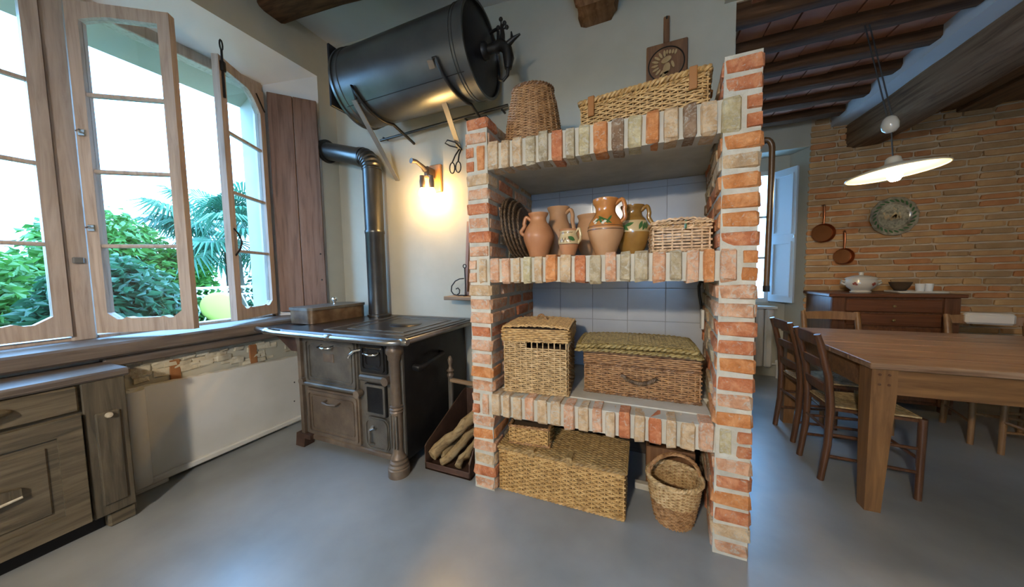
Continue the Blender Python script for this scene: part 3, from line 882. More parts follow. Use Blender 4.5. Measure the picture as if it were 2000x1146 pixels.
# round basket with a hoop handle
t = thing('handle_basket', 'round open wicker basket with a hoop handle on the floor', 'basket', (.155, 1.690, 0), .25)
def rr_(z): return .082 + .040 * min(z / .225, 1) ** .8
RB = lambda z: ell_ring(rr_(z), rr_(z) * .96)
part(weave(RB, 36, .006, .12, .0085, .0043, .0035), 'woven_body', 'wicker_brown', t, 70, world=False)
part(weave(RB, 36, .12, .165, .0075, .0044, .0042), 'band', 'wicker_tan', t, 70, world=False)
part(weave(RB, 36, .165, .222, .0085, .0043, .0035), 'woven_body', 'wicker_tan', t, 70, world=False)
part(stakes(RB, 36, .0, .225, .0036, 5), 'stakes', 'wicker_brown', t, 70, world=False)
part(MB().lathe([(0, .012), (.078, .012), (.078, .004), (0, .004)], 28), 'base', 'wicker_brown', t, None, world=False)
part(braid(ring_path(RB(.23), .228, 96), .0072, 15, strands=3), 'rim_border', 'wicker_tan', t, 70, world=False)
hp = []
for k in range(25):
    a = PI * k / 24
    hp.append((-.120 * math.cos(a), 0, .222 + .118 * math.sin(a)))
part(braid(hp, .0062, 6, strands=3, closed=False), 'handle', 'wicker_brown', t, 70, world=False)
# wooden crate and plank behind it
t = thing('wooden_crate', 'old wooden crate in the shade behind the handle basket', 'crate', (.14, 2.05, 0))
part(MB().rb(.03, .28, 1.92, 1.94, .02, .235, .003), 'front_board', 'board_wood', t)
part(MB().rb(.03, .05, 1.94, 2.18, .02, .235, .003), 'side_board', 'board_wood', t)
part(MB().rb(.26, .28, 1.94, 2.18, .02, .235, .003), 'side_board', 'board_wood', t)
part(MB().rb(.03, .28, 2.18, 2.20, .02, .235, .003), 'shade_and_crate_back', 'board_wood', t)
part(MB().rb(.03, .28, 1.92, 2.20, 0, .02, .003), 'base', 'board_wood', t)
o = part(MB().rb(-.03, .16, 1.86, 1.90, 0, .035, .004), 'wood_offcut', 'pale_plank'); tag(o, 'pale wooden offcut lying on the floor behind the handle basket', 'plank')

# --- lowest shelf: lidded square basket and suitcase basket with a mat on top
z3 = .576
t = thing('lidded_basket', 'square honey wicker basket with a torn lid on the lowest brick shelf', 'basket', (-.562, 1.795, z3), math.radians(6))
W, D = .355, .34
hole = lambda q: (-.02 < q[0] < .172 and q[1] < -D / 2 + .02 and .262 < q[2] < .296) or (q[0] > W / 2 - .02 and q[1] < -.04 and .265 < q[2] < .296)
box_basket(t, W, D, 0, .297, 'wicker_tan', .032, .0112, skip=hole, gap_fill=False)
part(MB().bb(-W / 2 + .010, W / 2 - .010, -D / 2 + .010, D / 2 - .010, .006, .245), 'gap_shade', 'gap_shade_and_bowl', t, world=False)  # dark block standing for the shaded inside of the basket
lid = part(weave(lambda z: rect_ring(W + .022, D + .022), 60, .296, .366, .0102, .0052, .0042), 'lid', 'wicker_gold', t, 70, world=False)
sub(weave_flat(W + .02, D + .02, .372, 16, .0105, .0054, .004, sag=lambda x, y: .012 * (1 - (x / .19) ** 2)), 'lid_weave', 'wicker_gold', lid)
sub(MB().bb(-W / 2 + .002, W / 2 - .002, -D / 2 + .002, D / 2 - .002, .33, .366), 'lid_gap_shade', 'gap_shade_and_bowl', lid, None)  # dark slab standing for the shade between the lid strands
sub(braid([(-.035 + .07 * k / 12, 0.02, .385 + .035 * math.sin(PI * k / 12)) for k in range(13)], .0045, 3, closed=False), 'lid_handle', 'wicker_brown', lid)
t = thing('suitcase_basket', 'brown wicker suitcase with a twisted handle on the lowest brick shelf', 'basket', (-.012, 1.915, z3))
W, D = .565, .31
box_basket(t, W, D, 0, .165, 'wicker_brown', .030, .0112, rimmat='wicker_dark')
lid = part(weave(lambda z: rect_ring(W + .008, D + .008), 66, .172, .235, .0100, .0051, .0042), 'lid', 'wicker_brown', t, 70, world=False)
sub(MB().bb(-W / 2 + .002, W / 2 - .002, -D / 2 + .002, D / 2 - .002, .17, .236), 'lid_gap_shade', 'gap_shade_and_bowl', lid, None)  # dark slab standing for shade behind the lid weave
sub(braid(ring_path(rect_ring(W + .014, D + .014), .240, 290), .0058, 42), 'lid_border', 'wicker_dark', lid)
sub(weave_flat(W, D, .240, 22, .0105, .005, .004), 'lid_weave', 'wicker_brown', lid)
part(braid([(-.085 + .17 * k / 20, -D / 2 - .020 - .022 * math.sin(PI * k / 20), .118 - .026 * math.sin(PI * k / 20)) for k in range(21)], .0072, 6, strands=3, closed=False), 'handle', 'straw_dark', t, 70, world=False)
for s in (-1, 1):
    part(MB().tube([(s * .085, -D / 2 + .004, .118), (s * .085, -D / 2 - .022, .118)], .009, 8), 'handle_loop', 'wicker_dark', t, 70, world=False)
# seagrass mats
for i, (dx, dz, w_, d_, rz, lb) in enumerate(((-.02, .251, .60, .37, .0, 'flat woven mat lying directly on the wicker suitcase'), (-.028, .284, .575, .34, .03, 'thick plaited seagrass mat on top of the flat woven mat'))):
    t = thing('woven_mat', lb, 'mat', (-.012 + dx, 1.885, z3 + dz), rz)
    sg = (lambda x, y: -.012 * abs(x / .29) ** 3 - .010 * (abs(y / .17) ** 4)) if i else (lambda x, y: -.008 * abs(x / .3) ** 4)
    part(weave_flat(w_, d_, .006, 30 if i else 24, .0125, .0068 if i else .0058, .004, sag=sg), 'weave', 'seagrass', t, 75, world=False)
    pb = [(x, y, .006 + sg(x, y)) for x, y, _, _ in [rect_ring(w_, d_)(k / 200) for k in range(200)]]
    part(braid(pb, .0085 if i else .006, 34), 'mat_border', 'seagrass', t, 75, world=False)

# --- middle shelf
z2 = 1.336
t = thing('lidded_picnic_basket', 'small pale wicker basket with a loose lid next to the jugs', 'basket', (.160, 1.745, z2), math.radians(3))
W, D = .235, .17
box_basket(t, W, D, 0, .118, 'wicker_pale', .039, .0135, gap_fill=False)
part(MB().bb(-W / 2 + .010, W / 2 - .010, -D / 2 + .010, D / 2 - .010, .004, .05), 'gap_shade', 'gap_shade_and_bowl', t, world=False)  # low dark block standing for the shade inside
lid = part(weave_flat(W + .012, D + .012, .131, 10, .012, .0062, .0045, sag=lambda x, y: .014 * (1 - (x / .12) ** 2) + .008), 'lid', 'wicker_pale', t, 70, world=False)
sub(braid(ring_path(rect_ring(W + .018, D + .018), .134, 140), .0045, 20), 'lid_border', 'wicker_pale', lid)
for x in (-.07, .06):
    sub(MB().tube([(x + .012 * math.cos(a), -D / 2 - .008, .128 + .014 * math.sin(a)) for a in [k * PI / 4 for k in range(8)]], .003, 5, closed=True), 'loop', 'wicker_tan', lid)
sub(MB().rb(.012, .022, -D / 2 - .012, -D / 2 - .006, .105, .145, .002), 'green_tag', 'paint_green', lid, None)
# stack of round plaited mats leaning on the left pillar
for i in range(5):
    R_ = (.178, .180, .172, .166, .150)[i]
    tl = math.radians(82)
    bx = -.716 + .0178 * i
    lb = ['large dark plaited round mat leaning on the left pillar, innermost of the stack', 'dark plaited round mat, second from the left pillar', 'dark plaited round mat in the middle of the leaning stack', 'dark plaited round mat, second from the jugs', 'smallest dark round mat, nearest the terracotta jugs'][i]
    # disc standing on its edge: local z is the disc's axis
    o = thing('round_straw_mat', lb, 'mat', (bx, 1.80 + .008 * i, z2 + .002), 0, 'round mats leaning on the left pillar')
    Mx = Matrix.Translation((0.012, 0, 0)) @ Matrix.Rotation(-(PI / 2 - tl), 4, 'Y') @ Matrix.Translation((0, 0, R_ + .006)) @ Matrix.Rotation(PI / 2, 4, 'Y')
    mb = MB(); pts = []
    turns = 14
    for k in range(turns * 40):
        a = 2 * PI * k / 40; r_ = .004 + (R_ - .004) * k / (turns * 40)
        pts.append(Mx @ Vector((r_ * math.cos(a), r_ * math.sin(a), .002 * (k % 2))))
    mb.tube(pts, .0062, 5)
    part(mb, 'coil', 'straw_dark', o, 70, world=False)
    bp = [Mx @ Vector((R_ * math.cos(2 * PI * k / 110), R_ * math.sin(2 * PI * k / 110), 0)) for k in range(110)]
    part(braid(bp, .0048, 26), 'plaited_edge', 'straw_dark', o, 75, world=False)

def smooth_prof(pts, n=6):
    out = []
    m = len(pts)
    for i in range(m - 1):
        p0, p1, p2, p3 = pts[max(i - 1, 0)], pts[i], pts[i + 1], pts[min(i + 2, m - 1)]
        for k in range(n):
            t = k / n
            out.append(tuple(.5 * ((2 * p1[j]) + (-p0[j] + p2[j]) * t + (2 * p0[j] - 5 * p1[j] + 4 * p2[j] - p3[j]) * t * t + (-p0[j] + 3 * p1[j] - 3 * p2[j] + p3[j]) * t ** 3) for j in (0, 1)))
    out.append(pts[-1]); return out
def rad_at(prof, z):
    for (r0, a), (r1, b) in zip(prof, prof[1:]):
        if a <= z <= b and b > a: return r0 + (r1 - r0) * (z - a) / (b - a)
    return prof[-1][0]
def leaf_patch(mb, prof, th, z, ln, wd, ang, off=.0012, seg=7):
    """painted leaf lying on a turned surface"""
    rows = []
    for i in range(seg + 1):
        s = i / seg; hw = wd * .5 * math.sin(PI * (s * .94 + .03)) 
        for q in (-1, 0, 1):
            du = (s - .5) * ln * math.cos(ang) - q * hw * math.sin(ang); dz = (s - .5) * ln * math.sin(ang) + q * hw * math.cos(ang)
            r = rad_at(prof, z + dz) + off; a = th + du / r
            rows.append((r * math.cos(a), r * math.sin(a), z + dz))
    fs = []
    for i in range(seg):
        for q in range(2):
            fs.append((i * 3 + q, i * 3 + q + 1, i * 3 + q + 4, i * 3 + q + 3))
    mb.add(rows, fs)
def band(mb, prof, z0, z1, off=.0009, n=40, seg=6):
    mb.lathe([(rad_at(prof, z0 + (z1 - z0) * k / seg) + off, z0 + (z1 - z0) * k / seg) for k in range(seg + 1)], n)
def jug(name, label, loc, prof, mat, handle, h_ang, rotz=0, hr=.010, hmat=None, group=None):
    t = thing(name, label, 'jug', loc, rotz, group)
    P = smooth_prof(prof)
    top_r, top_z = P[-1]
    inner = [(max(r - .007, .002), z) for r, z in reversed(P)] 
    body = part(MB().lathe([(0, .0)] + P + inner[:-2], 44), 'body', mat, t, 60, world=False)
    if handle:
        z0, z1, reach = handle
        ca, sa = math.cos(h_ang), math.sin(h_ang)
        r0, r1 = rad_at(P, z0), rad_at(P, z1)
        ctrl = [(r1 - .004, z1), (r1 + reach * .65, z1 + .020), (r1 + reach, z1 - .012), (r1 + reach * .96, (z0 + z1) / 2 + .01), (r0 + reach * .42, z0 + .02), (r0 - .004, z0)]
        c2 = smooth_prof(ctrl, 6)
        part(MB().tube([(r * ca, r * sa, z) for r, z in c2], [hr * (1.15 - .3 * abs(i / len(c2) - .5)) for i in range(len(c2))], 10, flat=1.35), 'handle', hmat or mat, t, 80, world=False)
    return t, P, body
A = math.radians
# plain terracotta jug, handle to the left
jug('terracotta_jug', 'plain matt terracotta jug with its handle beside the round mats', (-.540, 1.70, z2), [(.048, 0), (.052, .006), (.062, .04), (.082, .095), (.083, .128), (.066, .168), (.047, .196), (.044, .218), (.055, .238), (.057, .244)], 'terracotta', (.125, .205, .036), A(190), 0)
jug('terracotta_jug', 'tall pale brown jug standing behind the plain terracotta jug', (-.475, 1.90, z2), [(.055, 0), (.062, .02), (.085, .10), (.082, .16), (.058, .225), (.054, .265), (.066, .298), (.068, .306)], 'terracotta_pale', (.15, .265, .040), A(-14), 0)
jug('terracotta_jar', 'wide-mouthed pale brown jar behind the big glazed jug', (-.285, 1.95, z2), [(.055, 0), (.062, .02), (.090, .09), (.094, .15), (.080, .205), (.076, .225), (.084, .246), (.085, .252)], 'terracotta_pale', None, 0)
# small cream jug with green leaf
t, P, body = jug('cream_jug', 'small cream banded jug with a painted green leaf', (-.360, 1.655, z2), [(.032, 0), (.034, .005), (.048, .045), (.055, .075), (.046, .105), (.042, .118), (.047, .134), (.049, .138)], 'terracotta', (.062, .118, .024), A(-10), 0, .0065, 'slip_cream')
mb = MB(); band(mb, P, .058, .128); sub(mb, 'slip_band', 'slip_cream', body)
mb = MB(); leaf_patch(mb, P, A(-62), .086, .040, .022, A(-30), .0022); sub(mb, 'leaf', 'paint_green', body)
mb = MB()
for k in range(7):
    leaf_patch(mb, P, A(-128 + k * 9), .080, .036, .003, A(60 if k % 2 else 120), .0022)
    leaf_patch(mb, P, A(-128 + k * 12), .118, .014, .003, A(30), .0022)
band(mb, P, .0575, .0605, .0016); sub(mb, 'brush_lines', 'paint_brown', body)
# big amber jug
t, P, body = jug('glazed_jug', 'big amber glazed jug with painted green leaves and a bare lower half', (-.180, 1.72, z2), [(.050, 0), (.053, .008), (.064, .04), (.086, .10), (.090, .135), (.080, .170), (.060, .200), (.049, .222), (.050, .245), (.062, .268), (.064, .286), (.060, .290)], 'terracotta_pale', (.165, .258, .042), A(-12), 0, .0095, 'glaze_amber')
mb = MB(); band(mb, P, .138, .284, .0014, 44, 24); sub(mb, 'glaze', 'glaze_amber', body)
mb = MB(); band(mb, P, .126, .130, .0018); band(mb, P, .144, .147, .0022); sub(mb, 'brush_lines', 'paint_brown', body)
mb = MB()
for th, z, ln, an in ((-95, .180, .060, -35), (-88, .172, .058, -42), (-78, .168, .055, -35), (-100, .168, .045, -60), (-70, .178, .05, 50), (-112, .172, .045, 40)):
    leaf_patch(mb, P, A(th), z, ln, .011, A(an), .0026)
sub(mb, 'leaf', 'paint_green', body)
mb = MB()
for th, z in ((-118, .160), (-125, .170), (-92, .158), (-86, .165), (-120, .178)):
    leaf_patch(mb, P, A(th), z, .018, .013, A(20), .0028)
sub(mb, 'blossom', 'paint_white', body)
# olive jug behind it
t, P, body = jug('glazed_jug', 'olive-amber glazed jug with a pale leaf band beside the picnic basket', (-.052, 1.83, z2), [(.052, 0), (.056, .01), (.072, .05), (.088, .11), (.086, .145), (.070, .185), (.052, .210), (.050, .232), (.060, .252), (.062, .262)], 'glaze_green', (.13, .232, .036), A(-16), 0, .0095)
mb = MB(); band(mb, P, .118, .178, .0012, 44, 10); sub(mb, 'slip_band', 'slip_cream', body)
mb = MB()
for th, z, ln, an in ((-100, .155, .05, 20), (-112, .140, .05, -40), (-60, .150, .05, 60), (-48, .145, .05, 60), (-36, .15, .05, 60)):
    leaf_patch(mb, P, A(th), z, ln, .018, A(an), .0024)
sub(mb, 'leaf', 'paint_green', body)

# --- top of the unit
z1_ = 1.946
# conical creel basket
t = thing('creel_basket', 'tall brown conical wicker basket on top of the brick shelving', 'basket', (-.575, 1.735, z1_), .25)
def cr(z): 
    s = min(max(z / .335, 0), 1)
    return .158 - .055 * s ** 1.6
CR = lambda z: ell_ring(cr(z), cr(z) * .82)
part(weave(CR, 46, .008, .31, .0070, .0037, .0036), 'woven_body', 'wicker_brown', t, 70, world=False)
part(stakes(CR, 46, .0, .315, .0052, 8, 2), 'stakes', 'wicker_brown', t, 70, world=False)
part(MB().lathe([(0, .004), (.15, .004), (.148, .02), (.10, .30), (0, .31)], 30, None, 1, .80), 'gap_shade', 'gap_shade_and_bowl', t, 60, world=False)  # dark inner cone standing for the shade behind the creel weave
part(weave(lambda z: ell_ring(max(.004, .104 - (z - .31) * 3.6), max(.004, .085 - (z - .31) * 3.0)), 28, .31, .337, .003, .0042, .003), 'top', 'wicker_brown', t, 70, world=False)
part(braid(ring_path(CR(.30), .312, 120), .006, 18), 'rim_border', 'wicker_dark', t, 70, world=False)
part(MB().prism([(.0, .02), (.05, .05), (.06, .24), (.0, .29)], lambda u, v, d: (.155 - v * .155 + u * .25, .02 + d, v), -.04, .04), 'side_flap', 'wicker_dark', t, None, world=False)
# long hamper with leather straps
t = thing('strapped_hamper', 'long golden wicker hamper with leather straps on top of the brick shelving', 'basket', (-.010, 1.755, z1_), math.radians(-7))
W, D = .555, .20
box_basket(t, W, D, 0, .145, 'wicker_gold', .031, .0108)
lid = part(braid(ring_path(rect_ring(W + .012, D + .012), .166, 270), .0085, 36), 'lid', 'wicker_gold', t, 70, world=False)
sub(weave_flat(W, D, .166, 24, .010, .005, .004), 'lid_weave', 'wicker_gold', lid)
for x in (-W / 2 + .055, W / 2 - .055):
    part(MB().rb(x - .016, x + .016, -D / 2 - .022, -D / 2 - .014, .085, .182, .003).rb(x - .016, x + .016, -D / 2 - .020, -D / 2 + .05, .176, .184, .003), 'strap', 'leather', t, world=False)
for s in (-1, 1):
    part(MB().tube([(s * W / 2, -.04, .10), (s * (W / 2 + .018), -.03, .10), (s * (W / 2 + .018), .03, .10), (s * W / 2, .04, .10)], .005, 6), 'end_loop', 'leather', t, 70, world=False)
# carved board on the wall
t = thing('carved_board', 'dark carved wooden board with a long handle hung on the plaster wall', 'board', (.127, 2.25, 2.30))
part(MB().rb(.012, .243, 2.245, 2.272, 2.28, 2.655, .006), 'blade', 'board_wood', t)
part(MB().rb(.108, .142, 2.247, 2.270, 2.65, 2.81, .005), 'handle', 'board_wood', t)
rc = (.125, 2.525)
part(MB().tube([(rc[0] + .10 * math.cos(2 * PI * k / 48), 2.2455, rc[1] + .10 * math.sin(2 * PI * k / 48)) for k in range(48)], .004, 6, closed=True), 'carved_ring', 'hollow_dark', t, 60)
mb = MB()
def blob(cx, cz, ax, az, rot):
    pts = []
    for k in range(14):
        a = 2 * PI * k / 14; u, v = ax * math.cos(a), az * math.sin(a); c, s = math.cos(rot), math.sin(rot)
        pts.append((cx + u * c - v * s, cz + u * s + v * c))
    mb.prism(pts, lambda u, v, d: (rc[0] + u, d, rc[1] + v), 2.246, 2.238)
for k in range(8):
    a = math.radians(95 + k * 22); blob(.060 * math.cos(a) - .005, .060 * math.sin(a), .020, .007, a)
for k in range(4): blob(.004 + .016 * k, .066 - .003 * k, .006, .013, -.1 * k)
blob(0, .022, .030, .017, .4); blob(.002, -.03, .020, .034, -.2); blob(.036, -.012, .008, .022, .3); blob(-.012, -.062, .030, .010, .5)
part(mb, 'relief', 'board_relief', t, None, rec=True)
part(MB().lathe([(0, .012), (.006, .010), (.005, -.01)], 10, Matrix.Translation((.125, 2.245, 2.795)) @ rotm('X', 90)), 'nail', 'iron_black', t)
# cane hanging on the outer side of the pillar
o = thing('walking_cane', 'dark bamboo cane with a curved top hanging beside the right pillar', 'cane', (.578, 1.95, 1.14))
pts = [(.578, 1.95, 1.14), (.580, 1.95, 1.4), (.583, 1.95, 1.70), (.583, 1.952, 1.84)] + [(.583 - .030 + .030 * math.cos(a), 1.952, 1.84 + .045 * math.sin(a)) for a in [PI * k / 8 for k in range(1, 9)]]
part(MB().tube(pts, .0125, 8), 'shaft', 'bamboo', o, 80)
part(MB().tube([(.560, 1.952, 1.868), (.470, 1.952, 1.868)], .005, 6), 'hook', 'iron_black', o)
part(MB().tube([(.578, 1.95, 1.135), (.578, 1.95, 1.165)], .0145, 8), 'ferrule', 'iron_black', o)

# ================================================================== boiler on the wall
BX0, BX1, BYc, BZc, BR_ = -2.083, -.982, 1.94, 2.715, .274
t = thing('wall_boiler', 'big grey metal cylinder tank strapped high on the kitchen wall', 'tank', (-1.53, 1.94, 2.44))
MX = Matrix.Translation((0, BYc, BZc)) @ rotm('Y', 90)     # local z -> +X
def cyl(prof, n=64): return MB().lathe(prof, n, MX)
body = part(cyl([(BR_ - .003, BX0 + .0), (BR_ - .003, BX1 - .01)]), 'drum', 'zinc', t, 60)
for x, w_ in ((BX0, .02), (BX1 - .02, .02)):
    part(cyl([(BR_ - .01, x), (BR_ + .006, x), (BR_ + .007, x + w_), (BR_ - .01, x + w_)]), 'rim', 'zinc', t, 60)
for x in (BX0 + .07, BX1 - .075, BX1 - .095):
    sub_ = part(cyl([(BR_ - .004, x - .004), (BR_ + .002, x), (BR_ - .004, x + .004)]), 'rolled_seam', 'zinc', t, 60)
part(cyl([(BR_ - .005, BX1 - .018), (BR_ - .04, BX1 - .012), (.10, BX1 + .004), (.0, BX1 + .006)]), 'end_plate', 'boiler_end', t, 60)
part(cyl([(BR_ - .005, BX0 + .01), (0, BX0 + .008)]), 'end_plate', 'boiler_end', t, 60)
part(MB().tube([(BX0 + .05, BYc - .172, BZc - .212), (BX1 - .05, BYc - .172, BZc - .212)], .0022, 5), 'rivet_seam', 'iron_black', t)
part(MB().rb(BX0 - .05, BX0 - .03, 1.70, 2.02, 2.50, 2.94, .004), 'mounting_plate', 'boiler_end', t)
part(MB().rb(BX0 - .048, BX0 - .032, 2.0, 2.279, 2.69, 2.74, .003), 'plate_arm', 'boiler_end', t)
# tap and crank on the end plate
tp = part(cyl([(.055, BX1), (.05, BX1 + .03), (.03, BX1 + .04), (.028, BX1 + .10), (0, BX1 + .10)], 20), 'tap', 'iron_black', t, 60)
cx, cy, cz = BX1 + .08, BYc, BZc - .005
def tsub(mb, name, sm=70): return part(mb, name, 'iron_black', tp, sm)
tsub(MB().tube([(cx, cy, cz), (cx + .05, cy, cz + .01), (cx + .09, cy, cz - .03), (cx + .10, cy, cz - .09), (cx + .095, cy, cz - .15)], [.034, .036, .034, .036, .022], 10), 'spout')
tsub(MB().tube([(cx + .095, cy, cz - .14), (cx + .09, cy, cz - .19), (cx + .06, cy, cz - .215), (cx + .03, cy, cz - .20), (cx + .025, cy, cz - .175)], [.014, .010, .009, .008, .006], 8), 'spout_hook')
tsub(MB().tube([(cx + .05, cy, cz + .02), (cx + .06, cy, cz + .07), (cx + .055, cy, cz + .13)], [.026, .016, .010], 8), 'stem')
tsub(MB().tube([(cx + .08, cy, cz - .01), (cx + .14, cy - .01, cz + .015), (cx + .185, cy - .01, cz + .03)], [.024, .015, .006], 8), 'lever')
tsub(MB().tube([(cx + .13, cy - .01, cz + .01), (cx + .125, cy - .01, cz + .06)], [.012, .005], 8), 'lever_horn')
for dx, dz in ((.03, .12), (.075, .135), (.05, .165), (.09, .105)):
    tsub(MB().lathe([(0, -.014), (.010, -.009), (.014, 0), (.010, .009), (0, .014)], 10, Matrix.Translation((cx + dx, cy, cz + dz))), 'knob')
    tsub(MB().tube([(cx + .055, cy, cz + .10), (cx + dx, cy, cz + dz)], .005, 6), 'knob_stem')
part(MB().tube([(BX1, BYc + .10, BZc + .18), (BX1 + .05, BYc + .10, BZc + .19), (BX1 + .065, BYc + .10, BZc + .17), (BX1 + .065, BYc + .09, BZc + .03)], .011, 8), 'crank_handle', 'iron_black', t, 70)
# straps and iron arms
def bar(p0, p1, w_, th, mat, name, parent):
    p0, p1 = Vector(p0), Vector(p1); d = (p1 - p0).normalized(); sx = Vector((1, 0, 0)); sx = (sx - d * sx.dot(d)).normalized(); n_ = d.cross(sx)
    vs = [p + sx * a * w_ / 2 + n_ * b * th / 2 for p in (p0, p1) for a, b in ((-1, -1), (1, -1), (1, 1), (-1, 1))]
    return part(MB().add(vs, [(3, 2, 1, 0), (4, 5, 6, 7), (0, 1, 5, 4), (1, 2, 6, 5), (2, 3, 7, 6), (3, 0, 4, 7)]), name, mat, parent, rec=True)
for xa, xb, za, zb, ye in ((-2.045, -1.93, 2.10, 2.515, 1.735), (-1.385, -1.225, 2.26, 2.575, 1.685)):
    bar((xa, 2.275, za), (xb, ye, zb), .04, .008, 'strap_steel', 'support_strap', t)
    arm = [(xb + .02, ye - .0, zb)]
    for k in range(9):
        a = math.radians(208 + k * 9.5); arm.append((xb + .04 + .008 * k, BYc + (BR_ + .012) * math.cos(a), BZc + (BR_ + .012) * math.sin(a)))
    part(MB().tube(arm, .012, 6), 'cradle_arm', 'iron_black', t, 70)
    part(MB().tube([arm[-1], (arm[-1][0] - .01, 2.16, BZc - BR_ - .03), (arm[-1][0] - .02, 2.276, BZc - BR_ - .05)], .012, 6), 'wall_arm', 'iron_black', t, 70)
part(MB().rb(-1.15, -1.10, 2.20, 2.279, 2.26, 2.45, .004), 'wall_bracket', 'iron_black', t)
# towel rod
t = thing('wall_rod', 'thin dark metal rod fixed along the wall under the tank', 'rod', (-1.6, 2.22, 2.46))
part(MB().tube([(-2.17, 2.22, 2.452), (-.93, 2.22, 2.492)], .011, 8), 'rod', 'pipe_metal', t, 70)
for x in (-2.14, -1.30, -.98):
    part(MB().tube([(x, 2.22, 2.472), (x, 2.279, 2.472)], .008, 6), 'standoff', 'iron_black', t)
t = thing('iron_tongs', 'black iron tongs hanging from the tank strap beside the shelving', 'tongs', (-1.345, 2.21, 2.12))
for s, dx in ((1, 0), (-1, -.035)):
    part(MB().tube([(-1.345 + dx * .5, 2.23, 2.25), (-1.355 + dx, 2.21, 2.20), (-1.36 + dx * 1.6, 2.20, 2.14)], .006, 6), 'arm', 'iron_black', t, 70)
    part(MB().tube([(-1.36 + dx * 1.6 + .024 * math.cos(a), 2.20, 2.10 + .042 * math.sin(a)) for a in [2 * PI * k / 14 for k in range(14)]], .005, 6, closed=True), 'grip_loop', 'iron_black', t, 70)
part(MB().tube([(-1.36, 2.25, 2.262), (-1.36, 2.21, 2.27), (-1.375, 2.19, 2.29), (-1.44, 2.18, 2.315), (-1.47, 2.19, 2.30), (-1.43, 2.20, 2.275), (-1.37, 2.21, 2.255)], .006, 6), 'hook_loop', 'iron_black', t, 70)

# ================================================================== stove pipe
t = thing('stove_pipe', 'dark metal stove pipe with a ribbed elbow rising from the cooker', 'pipe', (-2.22, 2.155, .886))
px, py, pr_ = -2.22, 2.155, .080
part(MB().lathe([(pr_ + .012, .886), (pr_ + .012, .90), (pr_, .905), (pr_, 1.62), (pr_ + .004, 1.625), (pr_ + .004, 1.65), (pr_, 1.655), (pr_, 2.18)], 32, Matrix.Translation((px, py, 0))), 'upright_pipe', 'pipe_metal', t, 60)
ctr = []; rad = []
for k in range(25):
    a = (PI / 2 - .25) * k / 24
    ctr.append((px - .13 * (1 - math.cos(a)), py, 2.18 + .13 * math.sin(a))); rad.append(pr_ + (.006 if k % 4 < 2 else -.003))
part(MB().tube(ctr, rad, 28), 'elbow', 'pipe_metal', t, 30)
e = Vector(ctr[-1]); d = (Vector(ctr[-1]) - Vector(ctr[-2])).normalized()
f_ = e + d * ((XL + .022 - e.x) / d.x)
part(MB().tube([e - d * .01, e + d * .03], pr_ + .006, 28), 'collar', 'pipe_metal', t, 40)
part(MB().tube([e, f_], pr_ - .002, 28), 'flue_pipe', 'pipe_metal', t, 40)
part(MB().lathe([(pr_ - .01, .002), (pr_ + .025, .002), (pr_ + .022, .03), (pr_ - .01, .034)], 28, Matrix.Translation((XL, f_.y, f_.z)) @ rotm('Y', 90)), 'wall_rosette', 'iron_black', t, 40)

# ================================================================== cooker
t = thing('wood_cooker', 'old cast-iron wood cooker with four doors and a rail', 'stove', (-1.83, 1.85, 0))
SX0, SX1, SY0, SY1 = -2.285, -1.365, 1.505, 2.24
part(MB().rb(SX0, SX1, SY0, SY1, .07, .85, .008), 'body', 'iron_black', t)
part(MB().rb(SX0 - .02, SX1 + .0, SY0 - .02, SY0 + .02, .06, .10, .008), 'plinth', 'cast_iron_rust', t)
part(MB().rb(SX0, SX1, SY0 - .012, SY0 + .01, .10, .845, .004), 'front_frame', 'cast_iron', t)
tp = part(MB().rb(-2.36, -1.265, 1.385, SY1 + .03, .852, .884, .010), 'hob', 'stove_top', t)
part(MB().rb(-2.70, -2.36, 1.44, 1.80, .852, .874, .006), 'side_flap', 'stove_top', t)
part(MB().prism([(-2.66, .852), (-2.36, .852), (-2.36, .70), (-2.42, .70)], lambda u, v, d: (u, d, v), 1.50, 1.53), 'flap_bracket', 'rust_brown', t, None, rec=True)
for k, (x0, x1, y0, y1) in enumerate(((-2.02, -1.32, 1.47, 2.18), (-1.90, -1.40, 1.56, 2.10))):
    part(MB().ring_prism([(x0, y0), (x1, y0), (x1, y1), (x0, y1)], [(x0 + .014, y0 + .014), (x1 - .014, y0 + .014), (x1 - .014, y1 - .014), (x0 + .014, y1 - .014)], lambda u, v, d: (u, v, d), .882, .888 - .001 * k), 'hob_seam', 'cast_iron', tp, None, rec=True)
part(MB().lathe([(.0, .889), (.11, .889), (.115, .884)], 32, Matrix.Translation((-1.62, 1.83, 0))), 'hob_ring', 'stove_top', tp, 60)
rail = [(-2.72, 1.43, .866), (-2.36, 1.355, .866), (-1.36, 1.345, .866), (-1.285, 1.365, .866), (-1.25, 1.43, .866), (-1.245, 2.20, .866)]
part(MB().tube(rail, .017, 10), 'rail', 'steel_rail', t, 60)
for x, y in ((-2.50, 1.385), (-1.82, 1.350), (-1.262, 1.40)):
    part(MB().lathe([(0, -.03), (.018, -.03), (.024, -.015), (.024, .015), (.018, .03), (0, .03)], 14, Matrix.Translation((x, y, .866)) @ rotm('Y', 90)), 'rail_collar', 'steel_rail', t, 50)
part(MB().tube([(-2.72, 1.43, .866), (-2.75, 1.44, .866), (-2.765, 1.44, .862)], [.019, .024, .014], 10), 'rail_knob', 'steel_rail', t, 60)
